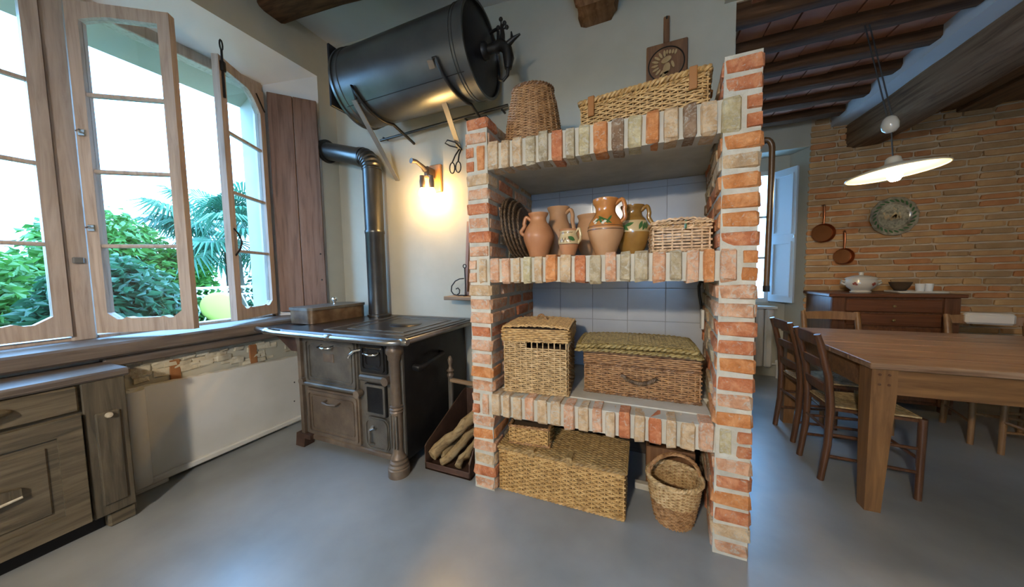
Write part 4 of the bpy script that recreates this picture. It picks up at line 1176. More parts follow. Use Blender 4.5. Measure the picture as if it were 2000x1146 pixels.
# right turned column, left post and feet
part(MB().lathe([(0, 0), (.066, 0), (.066, .05), (.060, .055), (.062, .065), (.052, .075), (.056, .09), (.046, .10), (.050, .115), (.034, .14), (.030, .17), (.034, .40), (.042, .405), (.036, .415), (.043, .425), (.036, .435), (.042, .445), (.033, .45), (.031, .72), (.042, .735), (.042, .76), (.052, .775), (.052, .80), (.046, .81), (.046, .853)], 28, Matrix.Translation((-1.405, 1.475, 0))), 'column', 'cast_iron_rust', t, 40)
for dx in (-.02, .005, .025):
    part(MB().tube([(-1.405 + dx, 1.439, .18), (-1.405 + dx, 1.441, .39)], .005, 6), 'reed', 'cast_iron', t)
part(MB().prism([(-2.375, .0), (-2.30, .0), (-2.285, .06), (-2.285, .74), (-2.30, .80), (-2.36, .852), (-2.285, .852), (-2.26, .852), (-2.26, .06), (-2.28, .06)][:4] + [(-2.285, .852), (-2.345, .852), (-2.318, .76), (-2.318, .10), (-2.375, .06)], lambda u, v, d: (u, d, v), 1.475, 1.535), 'post', 'cast_iron_rust', t, None, rec=True)
part(MB().prism([(-2.375, 0), (-2.285, 0), (-2.27, .07), (-2.21, .07), (-2.21, .10), (-2.36, .10)], lambda u, v, d: (u, d, v), 1.462, 1.54), 'foot', 'rust_brown', t, None, rec=True)
for y in (2.18,):
    for x in (-2.28, -1.42): part(MB().rb(x, x + .05, y, y + .05, 0, .075, .005), 'foot', 'rust_brown', t)
def rr_poly(x0, x1, z0, z1, r, n=5, arch=False):
    pts = []
    for cx_, cz_, a0 in ((x1 - r, z0 + r, -90), (x1 - r, z1 - r, 0), (x0 + r, z1 - r, 90), (x0 + r, z0 + r, 180)):
        for k in range(n): a = math.radians(a0 + 90 * k / (n - 1)); pts.append((cx_ + r * math.cos(a), cz_ + r * math.sin(a)))
    return pts
fy = lambda u, v, d: (u, d, v)
def stove_door(x0, x1, z0, z1, mat='cast_iron', r=.012, mould=True):
    d = part(MB().prism(rr_poly(x0, x1, z0, z1, r), fy, SY0 - .010, SY0 - .030), 'door', mat, t, None, rec=True)
    if mould:
        for k, (i0, i1, dd) in enumerate(((.012, .030, .042), (.045, .053, .036))):
            part(MB().ring_prism(rr_poly(x0 + i0, x1 - i0, z0 + i0, z1 - i0, r + .012), rr_poly(x0 + i1, x1 - i1, z0 + i1, z1 - i1, r + .006), fy, SY0 - .028, SY0 - dd), 'door_moulding', mat, d, None, rec=True)
    return d
def door_handle(d, x, z, wd, mat='chrome', vert=False):
    y = SY0 - .03
    if not vert: pts = [(x - wd / 2, y, z), (x - wd / 2, y - .035, z - .006), (x, y - .042, z - .012), (x + wd / 2, y - .035, z - .006), (x + wd / 2, y, z)]
    else: pts = [(x, y, z + wd / 2), (x - .008, y - .03, z + wd / 2 - .02), (x - .008, y - .03, z - wd / 2 + .02), (x, y, z - wd / 2)]
    return part(MB().tube(pts, .0085, 8), 'handle', mat, d, 60)
d1 = stove_door(-2.235, -1.725, .485, .825); door_handle(d1, -1.99, .775, .11)
part(MB().rb(-2.04, -1.94, SY0 - .036, SY0 - .028, .66, .72, .003), 'maker_plate', 'cast_iron_rust', d1)
part(MB().tube([(-2.25, SY0 - .04, .487), (-1.715, SY0 - .04, .487)], .015, 8), 'hinge_bar', 'cast_iron', d1, 60)
part(MB().lathe([(0, -.02), (.024, -.02), (.026, .02), (0, .02)], 14, Matrix.Translation((-1.715, SY0 - .04, .478)) @ rotm('X', 90)), 'hinge_boss', 'cast_iron_rust', d1, 50)
part(MB().lathe([(0, -.02), (.024, -.02), (.026, .02), (0, .02)], 14, Matrix.Translation((-2.26, SY0 - .035, .50)) @ rotm('X', 90)), 'hinge_boss', 'cast_iron_rust', d1, 50)
d2 = stove_door(-2.235, -1.725, .115, .455, 'cast_iron_rust'); door_handle(d2, -1.97, .385, .13, 'cast_iron_rust')
d3 = stove_door(-1.695, -1.475, .625, .825, 'iron_black'); door_handle(d3, -1.575, .765, .10)
part(MB().tube([(-1.68, SY0 - .035, .775), (-1.72, SY0 - .055, .765), (-1.755, SY0 - .065, .735), (-1.76, SY0 - .065, .72)], .009, 8), 'latch', 'chrome', d3, 60)
part(MB().rb(-1.65, -1.50, SY0 - .045, SY0 - .028, .785, .80, .004), 'air_slot', 'chrome', d3)
part(MB().rb(-1.70, -1.455, SY0 - .052, SY0 - .01, .572, .612, .010), 'fire_ledge', 'cast_iron', t)
part(MB().lathe([(0, -.02), (.026, -.02), (.028, .02), (0, .02)], 14, Matrix.Translation((-1.468, SY0 - .04, .592)) @ rotm('X', 90)), 'ledge_boss', 'cast_iron_rust', t, 50)
d4 = stove_door(-1.665, -1.49, .345, .555, 'iron_black', .006, False)
part(MB().ring_prism(rr_poly(-1.66, -1.495, .35, .55, .01), rr_poly(-1.645, -1.51, .365, .535, .006), fy, SY0 - .028, SY0 - .036), 'door_moulding', 'cast_iron', d4, None, rec=True)
d5 = stove_door(-1.680, -1.475, .115, .335, 'cast_iron', .05, False)
part(MB().ring_prism(rr_poly(-1.672, -1.483, .122, .328, .045), rr_poly(-1.66, -1.495, .134, .316, .038), fy, SY0 - .028, SY0 - .038), 'door_moulding', 'cast_iron', d5, None, rec=True)
door_handle(d5, -1.605, .215, .12, 'cast_iron', True)
part(MB().tube([(-1.605, SY0 - .06, .265), (-1.565, SY0 - .065, .285)], .007, 6), 'damper_lever', 'chrome', d5)
part(MB().tube([(-1.455, SY0 - .03, .84), (-1.435, SY0 - .03, .60), (-1.425, SY0 - .03, .31)], .008, 8), 'damper_rod', 'cast_iron', t, 60)
part(MB().tube([(-1.365, 1.60, .655), (-1.325, 1.60, .650), (-1.318, 1.63, .652), (-1.318, 1.86, .690), (-1.365, 1.88, .69)], [.020, .026, .022, .014, .012], 10), 'side_handle', 'iron_black', t, 70)

# water box on the hob
t = thing('tin_water_box', 'rusty tin water box with a knob standing on the cooker', 'water box', (-2.44, 1.85, .885))
def rrect(x0, x1, y0, y1, r):
    return [(p[0], p[1]) for p in rr_poly(x0, x1, y0, y1, r, 6)]
fz = lambda u, v, d: (u, v, d)
part(MB().prism(rrect(-2.60, -2.325, 1.60, 2.12, .05), fz, .886, 1.005), 'tank', 'tin_rust', t, 40, rec=True)
part(MB().prism(rrect(-2.608, -2.317, 1.592, 2.128, .055), fz, .990, 1.010), 'lid', 'cast_iron', t, 40, rec=True)
part(MB().lathe([(0, 1.01), (.012, 1.01), (.010, 1.03), (.02, 1.04), (.024, 1.052), (.018, 1.066), (0, 1.07)], 16, Matrix.Translation((-2.49, 1.93, 0))), 'knob', 'chrome', t, 60)

# tool stand, tap behind the cooker
t = thing('fire_tool_stand', 'iron post with a wooden rail beside the cooker', 'stand', (-1.20, 1.93, 0))
part(MB().rb(-1.315, -1.282, 1.90, 1.925, 0, .50, .004), 'post', 'cast_iron', t)
part(MB().rb(-1.345, -1.279, 1.88, 1.945, 0, .012, .004), 'foot_plate', 'cast_iron', t)
part(MB().lathe([(0, .50), (.022, .50), (.026, .515), (.016, .53), (.028, .545), (.016, .56), (.010, .58), (.015, .60), (.018, .625), (.010, .65), (0, .655)], 16, Matrix.Translation((-1.298, 1.912, 0))), 'finial', 'cast_iron_rust', t, 50)
part(MB().tube([(-1.295, 1.912, .475), (-.93, 1.912, .455)], .017, 10), 'rail', 'rail_wood', t, 60)
t = thing('water_tap', 'old brass tap on a pale pipe between cooker and shelving', 'tap', (-1.12, 2.10, .30))
part(MB().tube([(-1.12, 2.10, .30), (-1.12, 2.10, .68)], .018, 10), 'pipe', 'pale_plank', t, 60)
part(MB().lathe([(0, .67), (.024, .67), (.028, .69), (.020, .71), (.034, .73), (.034, .75), (.012, .76), (.012, .78), (0, .78)], 16, Matrix.Translation((-1.12, 2.10, 0))), 'valve_body', 'brass', t, 50)
part(MB().tube([(-1.19, 2.10, .785), (-1.12, 2.10, .79), (-1.05, 2.10, .785)], [.012, .016, .012], 8), 'valve_handle', 'brass', t, 60)
part(MB().tube([(-1.12, 2.10, .33), (-1.12, 2.279, .33)], .016, 8), 'wall_pipe', 'pale_plank', t, 60)

# wood scuttle and logs
t = thing('log_scuttle', 'rusty sheet-iron log box between the cooker and the brick pillar', 'log box', (-1.12, 1.83, 0))
kx0, kx1, ky0, ky1 = -1.275, -.945, 1.565, 2.09
part(MB().rb(kx0, kx1, ky0, ky1, .008, .022, .004), 'base', 'rust_brown', t)
part(MB().prism([(ky0, .01), (ky0, .16), (ky0 + .02, .175), (ky1 - .05, .36), (ky1, .36), (ky1, .01)], lambda u, v, d: (d, u, v), kx0, kx0 + .007), 'side_panel', 'rust_brown', t, None, rec=True)
part(MB().prism([(ky0, .01), (ky0, .10), (ky0 + .05, .17), (ky1 - .05, .36), (ky1, .36), (ky1, .01)], lambda u, v, d: (d, u, v), kx1 - .007, kx1), 'side_panel', 'rust_brown', t, None, rec=True)
part(MB().rb(kx0, kx1, ky1 - .007, ky1, .01, .36, .002), 'back_panel', 'rust_brown', t)
part(MB().rb(kx0, kx1, ky0, ky0 + .008, .008, .055, .002), 'front_lip', 'rust_brown', t)
for x in (kx0 + .02, kx1 - .06):
    part(MB().rb(x, x + .04, ky0 + .03, ky1 - .03, 0, .009, .002), 'skid', 'iron_black', t)
part(MB().lathe([(0, .004), (.006, .003), (.008, 0)], 8, Matrix.Translation((kx0 - .001, ky0 + .07, .13)) @ rotm('Y', -90)), 'rivet', 'chrome', t)
lg = [((-1.245, 1.60, .085), (-1.10, 2.02, .255), .040, 'thick pale split log lying on top in the log box'), ((-1.16, 1.585, .062), (-1.06, 2.03, .17), .030, 'crooked brown log under the thick split log'),
      ((-1.06, 1.60, .060), (-1.00, 2.04, .19), .028, 'thin grey-brown log against the right side of the log box'), ((-1.21, 1.66, .052), (-1.19, 2.05, .055), .026, 'short dark log at the bottom of the log box'), ((-1.00, 1.66, .050), (-.985, 2.03, .06), .024, 'knotty branch at the bottom by the pillar')]
for i, (a, b_, r_, lb) in enumerate(lg):
    rr = random.Random(50 + i); a, b_ = Vector(a), Vector(b_); pts = []; rs = []
    for k in range(11):
        s = k / 10; p = a.lerp(b_, s) + Vector((rr.uniform(-.010, .010), 0, rr.uniform(-.008, .010))); pts.append(p); rs.append(r_ * rr.uniform(.8, 1.15))
    o = part(MB().tube(pts, rs, 9, flat=.75), 'log', 'log_wood', None, 50)
    tag(o, lb, 'log', 'logs in the iron log box')

# ================================================================== wall lamp, little shelf
t = thing('wall_lamp', 'wall lamp made from an iron hand pump on a wooden plaque', 'lamp', (-1.635, 2.26, 1.94))
part(MB().rb(-1.685, -1.565, 2.255, 2.279, 1.945, 2.175, .006), 'plaque', 'honey_wood', t)
part(MB().rb(-1.665, -1.615, 2.15, 2.255, 2.045, 2.135, .012), 'pump_head', 'cast_iron_rust', t)
part(MB().tube([(-1.64, 2.15, 2.10), (-1.645, 2.12, 2.12), (-1.66, 2.06, 2.145), (-1.675, 2.02, 2.14)], [.022, .016, .014, .020], 8, flat=1.4), 'pump_handle', 'cast_iron_rust', t, 70)
lamp_pts = ((-1.665, 2.135), (-1.595, 2.165))
for x, y in lamp_pts:
    part(MB().lathe([(0, 1.955), (.021, 1.955), (.023, 2.01), (.019, 2.03), (.019, 2.055), (0, 2.055)], 16, Matrix.Translation((x, y, 0))), 'lamp_holder', 'cast_iron_rust', t, 50)
    part(MB().lathe([(0, 1.885), (.016, 1.888), (.027, 1.90), (.030, 1.918), (.024, 1.940), (.015, 1.957), (0, 1.957)], 18, Matrix.Translation((x, y, 0))), 'bulb', 'bulb_warm', t, 80)
part(MB().tube([(-1.62, 2.17, 2.06), (-1.595, 2.165, 2.045)], .014, 8), 'arm', 'cast_iron_rust', t)
o = part(MB().rb(-1.47, -.92, 2.10, 2.279, 1.045, 1.075, .004), 'wall_shelf', 'rail_wood'); tag(o, 'short weathered wooden wall shelf beside the brick shelving', 'shelf')
t = thing('framed_board', 'tall wooden framed board standing on the small wall shelf', 'board', (-1.20, 2.19, 1.076), 0, None, (math.radians(-5), 0, math.radians(-12)))
part(MB().rb(-.13, .13, -.012, .012, 0, .60, .006), 'board', 'board_wood', t, world=False)
part(MB().ring_prism([(-.13, 0), (.13, 0), (.13, .60), (-.13, .60)], [(-.10, .03), (.10, .03), (.10, .57), (-.10, .57)], lambda u, v, d: (u, d, v), -.024, -.012), 'frame', 'board_wood', t, None, world=False, rec=True)
t = thing('scroll_stand', 'black wrought-iron scroll stand in front of the framed board', 'stand', (-1.30, 2.14, 1.076))
sp = []
for k in range(26):
    a = 2.0 + 5.6 * k / 25; r_ = .062 * (1 - .75 * k / 25)
    sp.append((-1.385 + r_ * math.cos(a), 2.14, 1.142 + r_ * math.sin(a)))
part(MB().tube([(-1.29, 2.14, 1.30), (-1.285, 2.14, 1.09), (-1.29, 2.14, 1.083), (-1.36, 2.14, 1.081)], .005, 6), 'upright', 'iron_black', t, 70)
sp = [(-1.30, 2.14, 1.215), (-1.34, 2.14, 1.212), (-1.38, 2.14, 1.195), (-1.415, 2.14, 1.155), (-1.42, 2.14, 1.115), (-1.40, 2.14, 1.090), (-1.37, 2.14, 1.083), (-1.345, 2.14, 1.098), (-1.342, 2.14, 1.125), (-1.358, 2.14, 1.140), (-1.375, 2.14, 1.132)]
part(MB().tube(sp, .005, 6), 'scroll', 'iron_black', t, 70)
part(MB().tube([(-1.29 + .014 * math.cos(a), 2.14, 1.312 + .014 * math.sin(a)) for a in [2 * PI * k / 10 for k in range(10)]], .004, 6, closed=True), 'ring', 'iron_black', t, 70)
part(MB().tube([(-1.29, 2.11, 1.081), (-1.29, 2.165, 1.081)], .005, 6), 'foot', 'iron_black', t)

# ================================================================== radiator cover, cabinet
t = thing('radiator_cover', 'long white plastered radiator cover below the kitchen window', 'radiator cover', (-2.745, 1.25, 0))
poly = []
rr = random.Random(12)
top = [(1.74 - .96 * k / 24, .575 + .045 * k / 24 + rr.uniform(-.004, .004)) for k in range(25)]
pts = [(.78, .045), (1.74, .045)] + top
part(MB().prism(pts, lambda u, v, d: (d, u, v), -2.766, -2.715), 'panel', 'radiator_white', t, None, rec=True)
part(MB().lathe([(.0, .045), (.05, .045), (.05, .612), (0, .612)], 20, Matrix.Translation((-2.712, .785, 0))), 'rounded_end', 'radiator_white', t, 60)
part(MB().rb(-2.765, -2.695, .735, 1.755, .022, .062, .008), 'base_moulding', 'radiator_white', t)
part(MB().rb(-2.765, -2.70, .735, .90, .0, .023, .004), 'foot', 'radiator_white', t)
part(MB().rb(-2.765, -2.73, 1.62, 1.75, .0, .023, .004), 'foot', 'radiator_white', t)
for y, z in ((1.68, .20), (1.69, .36)):
    part(MB().lathe([(0, .003), (.005, .002), (.006, 0)], 8, Matrix.Translation((-2.715, y, z)) @ rotm('Y', 90)), 'screw', 'iron_black', t)

t = thing('low_cabinet', 'weathered grey-brown wooden cabinet with a drawer below the window', 'cabinet', (-2.62, .15, 0))
CX = -2.475; CY0, CY1 = -.60, .695
part(MB().rb(-2.779, CX, CY0, CY1 - .0, .075, .765, .006), 'carcass', 'cabinet_wood', t)
part(MB().rb(-2.779, CX + .03, CY0, CY1 + .02, .762, .802, .010), 'top', 'sill_wood', t)
part(MB().rb(-2.77, CX + .004, .60, CY1 + .004, 0, .078, .010), 'foot', 'cabinet_wood', t)
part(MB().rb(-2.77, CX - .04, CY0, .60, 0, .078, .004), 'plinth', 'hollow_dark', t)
fx = lambda u, v, d: (d, u, v)
part(MB().rb(CX, CX + .020, .555, CY1 - .002, .08, .76, .004), 'stile', 'cabinet_wood_up', t)
nd = part(MB().rb(CX + .014, CX + .030, .585, .668, .13, .60, .006), 'panel', 'cabinet_wood_up', t)
part(MB().lathe([(0, .022), (.012, .020), (.014, .010), (.007, 0)], 12, Matrix.Translation((CX + .03, .625, .585)) @ rotm('Y', 90)), 'knob', 'pale_plank', nd, 60)
for a, b_ in ((-.02, .545), (-.59, -.04)):
    dr = part(MB().rb(CX, CX + .022, a, b_, .635, .755, .006), 'drawer', 'cabinet_wood', t)
    m_ = (a + b_) / 2
    part(MB().tube([(CX + .02, m_ - .11, .675), (CX + .042, m_ - .09, .688), (CX + .05, m_, .70), (CX + .042, m_ + .09, .708), (CX + .02, m_ + .11, .706)], [.012, .02, .024, .018, .008], 8), 'drawer_pull', 'cabinet_wood', dr, 60)
    part(MB().lathe([(0, .012), (.010, .010), (.012, 0)], 10, Matrix.Translation((CX + .022, m_ - .16, .672)) @ rotm('Y', 90)), 'keyhole_plate', 'pale_plank', dr, 60)
    dd = part(MB().rb(CX, CX + .022, a, b_, .09, .620, .006), 'door', 'cabinet_wood', t)
    part(MB().ring_prism([(a + .0, .09), (b_, .09), (b_, .62), (a, .62)], [(a + .07, .17), (b_ - .07, .17), (b_ - .07, .54), (a + .07, .54)], fx, CX + .02, CX + .034), 'door_frame', 'cabinet_wood', dd, None, rec=True)
    part(MB().rb(CX + .02, CX + .030, a + .10, b_ - .10, .20, .51, .010), 'raised_panel', 'cabinet_wood', dd)
    prof = [(m_ + .01 - .10, .30), (m_ + .01 + .10, .335), (m_ + .01 + .10, .375), (m_ + .01 + .03, .385), (m_ + .01 - .04, .365), (m_ + .01 - .10, .345)]
    part(MB().prism(prof, lambda u, v, d: (d, u, v), CX + .028, CX + .052), 'cup_pull', 'cabinet_wood_up', dd, None, rec=True)
    part(MB().tube([(CX + .05, m_ + .01 - .10, .302), (CX + .056, m_ + .01, .325), (CX + .05, m_ + .01 + .10, .338)], .006, 6), 'pull_lip', 'pale_plank', dd, 60)

# ================================================================== dining furniture
t = thing('dining_table', 'long worn wooden dining table with square tapered legs', 'table', (1.9, 2.66, 0))
TX0, TX1, TY0, TY1, TZ = 1.055, 2.62, 2.10, 3.20, .775
nb_ = 6
for k in range(nb_):
    ya = TY0 + (TY1 - TY0) * k / nb_; yb = TY0 + (TY1 - TY0) * (k + 1) / nb_
    part(MB().rb(TX0, TX1, ya + .0008, yb - .0008, TZ - .032, TZ, .003), 'plank', 'table_wood', t)
for ya in (TY0 + .035, TY1 - .06):
    part(MB().rb(TX0 + .05, TX1 - .05, ya, ya + .025, TZ - .165, TZ - .032, .003), 'apron', 'table_apron_wood', t)
for xa in (TX0 + .035, TX1 - .06):
    part(MB().rb(xa, xa + .025, TY0 + .05, TY1 - .05, TZ - .165, TZ - .032, .003), 'apron', 'table_apron_wood', t)
for lx, sx in ((TX0 + .012, 1), (TX1 - .012, -1)):
    for ly, sy in ((TY0 + .012, 1), (TY1 - .012, -1)):
        a, b_ = .095, .062
        vs = [(lx, ly, 0), (lx + sx * b_, ly, 0), (lx + sx * b_, ly + sy * b_, 0), (lx, ly + sy * b_, 0)]
        v2 = [(lx, ly, TZ - .17), (lx + sx * a, ly, TZ - .17), (lx + sx * a, ly + sy * a, TZ - .17), (lx, ly + sy * a, TZ - .17)]
        v3 = [(x, y, TZ - .033) for x, y, _ in v2]
        lgp = part(MB().add(vs + v2 + v3, [(0, 1, 2, 3), (8, 9, 10, 11)] + [(b0 + i, b0 + (i + 1) % 4, b0 + 4 + (i + 1) % 4, b0 + 4 + i) for b0 in (0, 4) for i in range(4)]), 'leg', 'table_leg_wood', t, None, rec=True)
        if sy > 0 and sx > 0:
            for dz in (.06, .11):
                for dx in (.03, .065):
                    part(MB().lathe([(0, .003), (.006, .002), (.007, 0)], 8, Matrix.Translation((lx + dx, ly, TZ - dz)) @ rotm('X', 90)), 'peg', 'chair_wood', lgp)

def make_chair(label, loc, rz, wood_='chair_wood', wb=.31, wf=.37, cushion=False):
    """local: back at -x, sitter faces +x"""
    t = thing('dining_chair', label, 'chair', loc, rz, 'ladder-back chairs at the dining table')
    d, sz, H_ = .36, .445, .865
    for s in (-1, 1):
        pts = [(-.03, s * wb / 2, 0), (-.005, s * wb / 2, .22), (0, s * wb / 2, .44), (-.015, s * wb / 2, .62), (-.055, s * wb / 2, .80), (-.075, s * wb / 2, H_)]
        part(MB().tube(pts, [.016, .018, .020, .019, .018, .016], 8, flat=1.15), 'back_post', wood_, t, 60, world=False)
        part(MB().tube([(d, s * wf / 2, 0), (d, s * wf / 2, sz)], [.015, .018], 8), 'front_leg', wood_, t, 60, world=False)
        for z in (.15, .28):
            part(MB().tube([(-.01, s * wb / 2, z), (d, s * wf / 2, z)], .009, 8), 'stretcher', wood_, t, 60, world=False)
    for z, xo in ((.52, -.006), (.66, -.022), (.80, -.055)):
        n = 8; hgt = .045 if z < .75 else .06
        def cur(u): return xo - .018 * (1 - (2 * u - 1) ** 2)
        vs = []; 
        for k in range(n + 1):
            u = k / n; y = -wb / 2 + wb * u; arch = .010 * (1 - (2 * u - 1) ** 2)
            for dx in (-.007, .007):
                vs += [(cur(u) + dx, y, z), (cur(u) + dx - .008, y, z + hgt + arch)]
        fs = []
        for k in range(n):
            b = k * 4; fs += [(b, b + 1, b + 5, b + 4), (b + 2, b + 6, b + 7, b + 3), (b, b + 4, b + 6, b + 2), (b + 1, b + 3, b + 7, b + 5)]
        fs += [(0, 2, 3, 1), (n * 4, n * 4 + 1, n * 4 + 3, n * 4 + 2)]
        part(MB().add(vs, fs), 'slat', wood_, t, 40, world=False, rec=True)
    part(MB().tube([(d, -wf / 2, .22), (d, wf / 2, .22)], .010, 8), 'stretcher', wood_, t, 60, world=False)
    part(MB().tube([(-.005, -wb / 2, .30), (-.005, wb / 2, .30)], .009, 8), 'stretcher', wood_, t, 60, world=False)
    # woven seat: four triangular fields of cords
    mb = MB(); n = 15
    C = [(.0, -wb / 2), (d, -wf / 2), (d, wf / 2), (.0, wb / 2)]
    cen = (d * .5, 0)
    for k in range(n):
        s = (k + .5) / n
        q = [(c[0] + (cen[0] - c[0]) * s, c[1] + (cen[1] - c[1]) * s, sz + .004 - .010 * s) for c in C]
        mb.tube(q, d / 2 / n * .56, 4, closed=True)
    seat = part(mb, 'seat', 'rush', t, 60, world=False)
    part(MB().prism(C, lambda u, v, dd: (u, v, dd), sz - .022, sz - .006), 'seat_frame', wood_, seat, None, world=False, rec=True)
    if cushion:
        part(MB().rb(-.10, -.035, -.10, .13, .80, .885, .015), 'cushion_cover', 'cloth_white', t, world=False)
    return t
make_chair('dark ladder-back chair pushed under the table end beside its corner leg', (1.015, 2.475, 0), 0, wb=.27, wf=.33)
make_chair('dark ladder-back chair at the table end, towards the radiator', (1.035, 2.93, 0), math.radians(4), wb=.27, wf=.33)
make_chair('honey-brown chair behind the table in front of the sideboard', (1.52, 3.52, 0), -PI / 2, 'chair_wood_pale', .36, .40)
make_chair('chair with a pale cloth over its back at the far table side', (2.40, 3.50, 0), -PI / 2 - .2, 'chair_wood_pale', .36, .40, True)
make_chair('honey-brown chair at the table end opposite the pillar', (2.58, 2.92, 0), PI + .12, 'chair_wood_pale', .36, .40)

# sideboard
t = thing('sideboard', 'reddish-brown wooden sideboard against the dining brick wall', 'sideboard', (1.98, 3.98, 0))
sx0, sx1, sy0, sy1 = 1.60, 2.40, 3.76, 4.235
part(MB().rb(sx0, sx1, sy0, sy1, .06, .985, .005), 'body', 'sideboard_wood_up', t)
part(MB().rb(sx0 - .03, sx1 + .03, sy0 - .035, sy1 + .0, .985, 1.015, .006), 'top', 'sideboard_wood', t)
for x in (sx0, sx1 - .06): part(MB().rb(x, x + .06, sy0 - .005, sy0 + .05, 0, .06, .004), 'foot', 'sideboard_wood_up', t)
for x in (sx0, sx1 - .06): part(MB().rb(x, x + .06, sy1 - .06, sy1 - .01, 0, .06, .004), 'foot', 'sideboard_wood_up', t)
for x in (sx0, sx1 - .09): part(MB().rb(x, x + .09, sy0 - .018, sy0, .06, .985, .006), 'pilaster', 'sideboard_wood_up', t)
for z0, z1 in ((.855, .965), (.735, .84)):
    d = part(MB().rb(sx0 + .10, sx1 - .10, sy0 - .020, sy0, z0, z1, .008), 'drawer', 'sideboard_wood', t)
    part(MB().lathe([(0, .022), (.010, .020), (.012, .012), (.006, 0)], 10, Matrix.Translation(((sx0 + sx1) / 2, sy0 - .02, (z0 + z1) / 2)) @ rotm('X', 90)), 'knob', 'brass', d, 60)
for a, b_ in ((sx0 + .10, (sx0 + sx1) / 2 - .005), ((sx0 + sx1) / 2 + .005, sx1 - .10)):
    d = part(MB().rb(a, b_, sy0 - .014, sy0, .09, .715, .006), 'door', 'sideboard_wood_up', t)
    part(MB().rb(a + .05, b_ - .05, sy0 - .022, sy0 - .013, .15, .655, .008), 'door_panel', 'sideboard_wood', d)
# tureen
t = thing('soup_tureen', 'cream porcelain tureen with painted flowers and a lid on the sideboard', 'tureen', (1.885, 3.95, 1.016))
P = smooth_prof([(.062, 0), (.064, .008), (.056, .018), (.085, .05), (.098, .085), (.092, .115), (.090, .125)])
body = part(MB().lathe([(0, 0)] + P + [(.082, .125), (.080, .06)], 36, None, 1.15, .9), 'body', 'porcelain', t, 60, world=False)
lid = part(MB().lathe([(.098, .124), (.099, .130), (.085, .142), (.05, .155), (.015, .160), (.012, .168), (.018, .178), (.012, .188), (0, .190)], 36, None, 1.15, .9), 'lid', 'porcelain', t, 60, world=False)
for s in (-1, 1):
    part(MB().tube([(s * .105, 0, .10), (s * .135, 0, .108), (s * .140, 0, .09), (s * .120, 0, .075), (s * .105, 0, .075)], .010, 8), 'handle', 'porcelain', t, 70, world=False)
mb = MB()
for k, (th, z) in enumerate(((-72, .08), (-66, .088), (-62, .078), (-68, .07), (-140, .08), (-134, .09), (-130, .075))):
    leaf_patch(mb, [(r * 1.08, z_) for r, z_ in P], A(th), z, .022, .016, A(30 * k), .003)
part(mb, 'flower', 'paint_rose', t, None, world=False)
# bowl, glasses on a tray
o = thing('serving_tray', 'flat pale tray on the sideboard beside the tureen', 'tray', (2.235, 3.93, 1.016))
part(MB().rb(-.15, .15, -.10, .10, 0, .010, .004), 'plate', 'porcelain', o, world=False)
part(MB().ring_prism(rr_poly(-.155, .155, -.105, .105, .02), rr_poly(-.14, .14, -.09, .09, .018), lambda u, v, d: (u, v, d), .004, .018), 'tray_rim', 'porcelain', o, None, world=False, rec=True)
o = thing('glass_bowl', 'dark glass bowl standing on the pale tray', 'bowl', (2.155, 3.96, 1.034))
part(MB().lathe([(0, 0), (.035, 0), (.055, .03), (.072, .075), (.068, .075), (.05, .032), (.0, .008)], 28), 'body', 'gap_shade_and_bowl', o, 60, world=False)
o['label'] = 'dark bowl standing on the pale tray'
for i, (x, y, lb) in enumerate(((2.255, 3.915, 'clear drinking glass on the tray, nearest the dark bowl'), (2.325, 3.945, 'clear drinking glass on the tray, farther from the dark bowl'))):
    o = part(MB().lathe([(0, 0), (.024, 0), (.030, .07), (.027, .07), (.021, .006), (0, .006)], 20, Matrix.Translation((x, y, 1.026))), 'drinking_glass', 'clear_glass', None, 60)
    tag(o, lb, 'glass', 'glasses on the tray')
# copper pans
def pan(label, x, z, r_, hl, loc_y):
    t = thing('copper_pan', label, 'pan', (x, loc_y, z), 0, 'copper pans on the brick wall')
    Mp = rotm('X', 90)
    part(MB().lathe([(0, -.012), (r_ * .86, -.012), (r_, .026), (r_ - .004, .026), (r_ * .85, -.006)], 36, Mp), 'pan', 'copper', t, 60, world=False)
    part(MB().lathe([(r_ * .85, -.005), (0, -.004)], 36, Mp), 'pan_floor', 'copper_in', t, 60, world=False)
    part(MB().tube([(0, -.020, r_ - .006), (0, -.024, r_ + hl * .5), (0, -.016, r_ + hl)], [.008, .010, .011], 8, flat=1.5), 'handle', 'copper', t, 60, world=False)
    part(MB().tube([(.010 * math.cos(a), -.014, r_ + hl + .012 + .012 * math.sin(a)) for a in [2 * PI * k / 12 for k in range(12)]], .0035, 6, closed=True), 'hanging_ring', 'copper', t, 60, world=False)
    part(MB().tube([(0, -.018, r_ + hl + .018), (0, .03, r_ + hl + .018)], .004, 6), 'nail', 'iron_black', t, None, world=False)
    return t
pan('larger copper pan hung on the brick wall beside the niche', 1.705, 1.605, .098, .165, YD - .018)
pan('smaller copper pan hung lower on the brick wall', 1.872, 1.362, .083, .150, YD - .018)
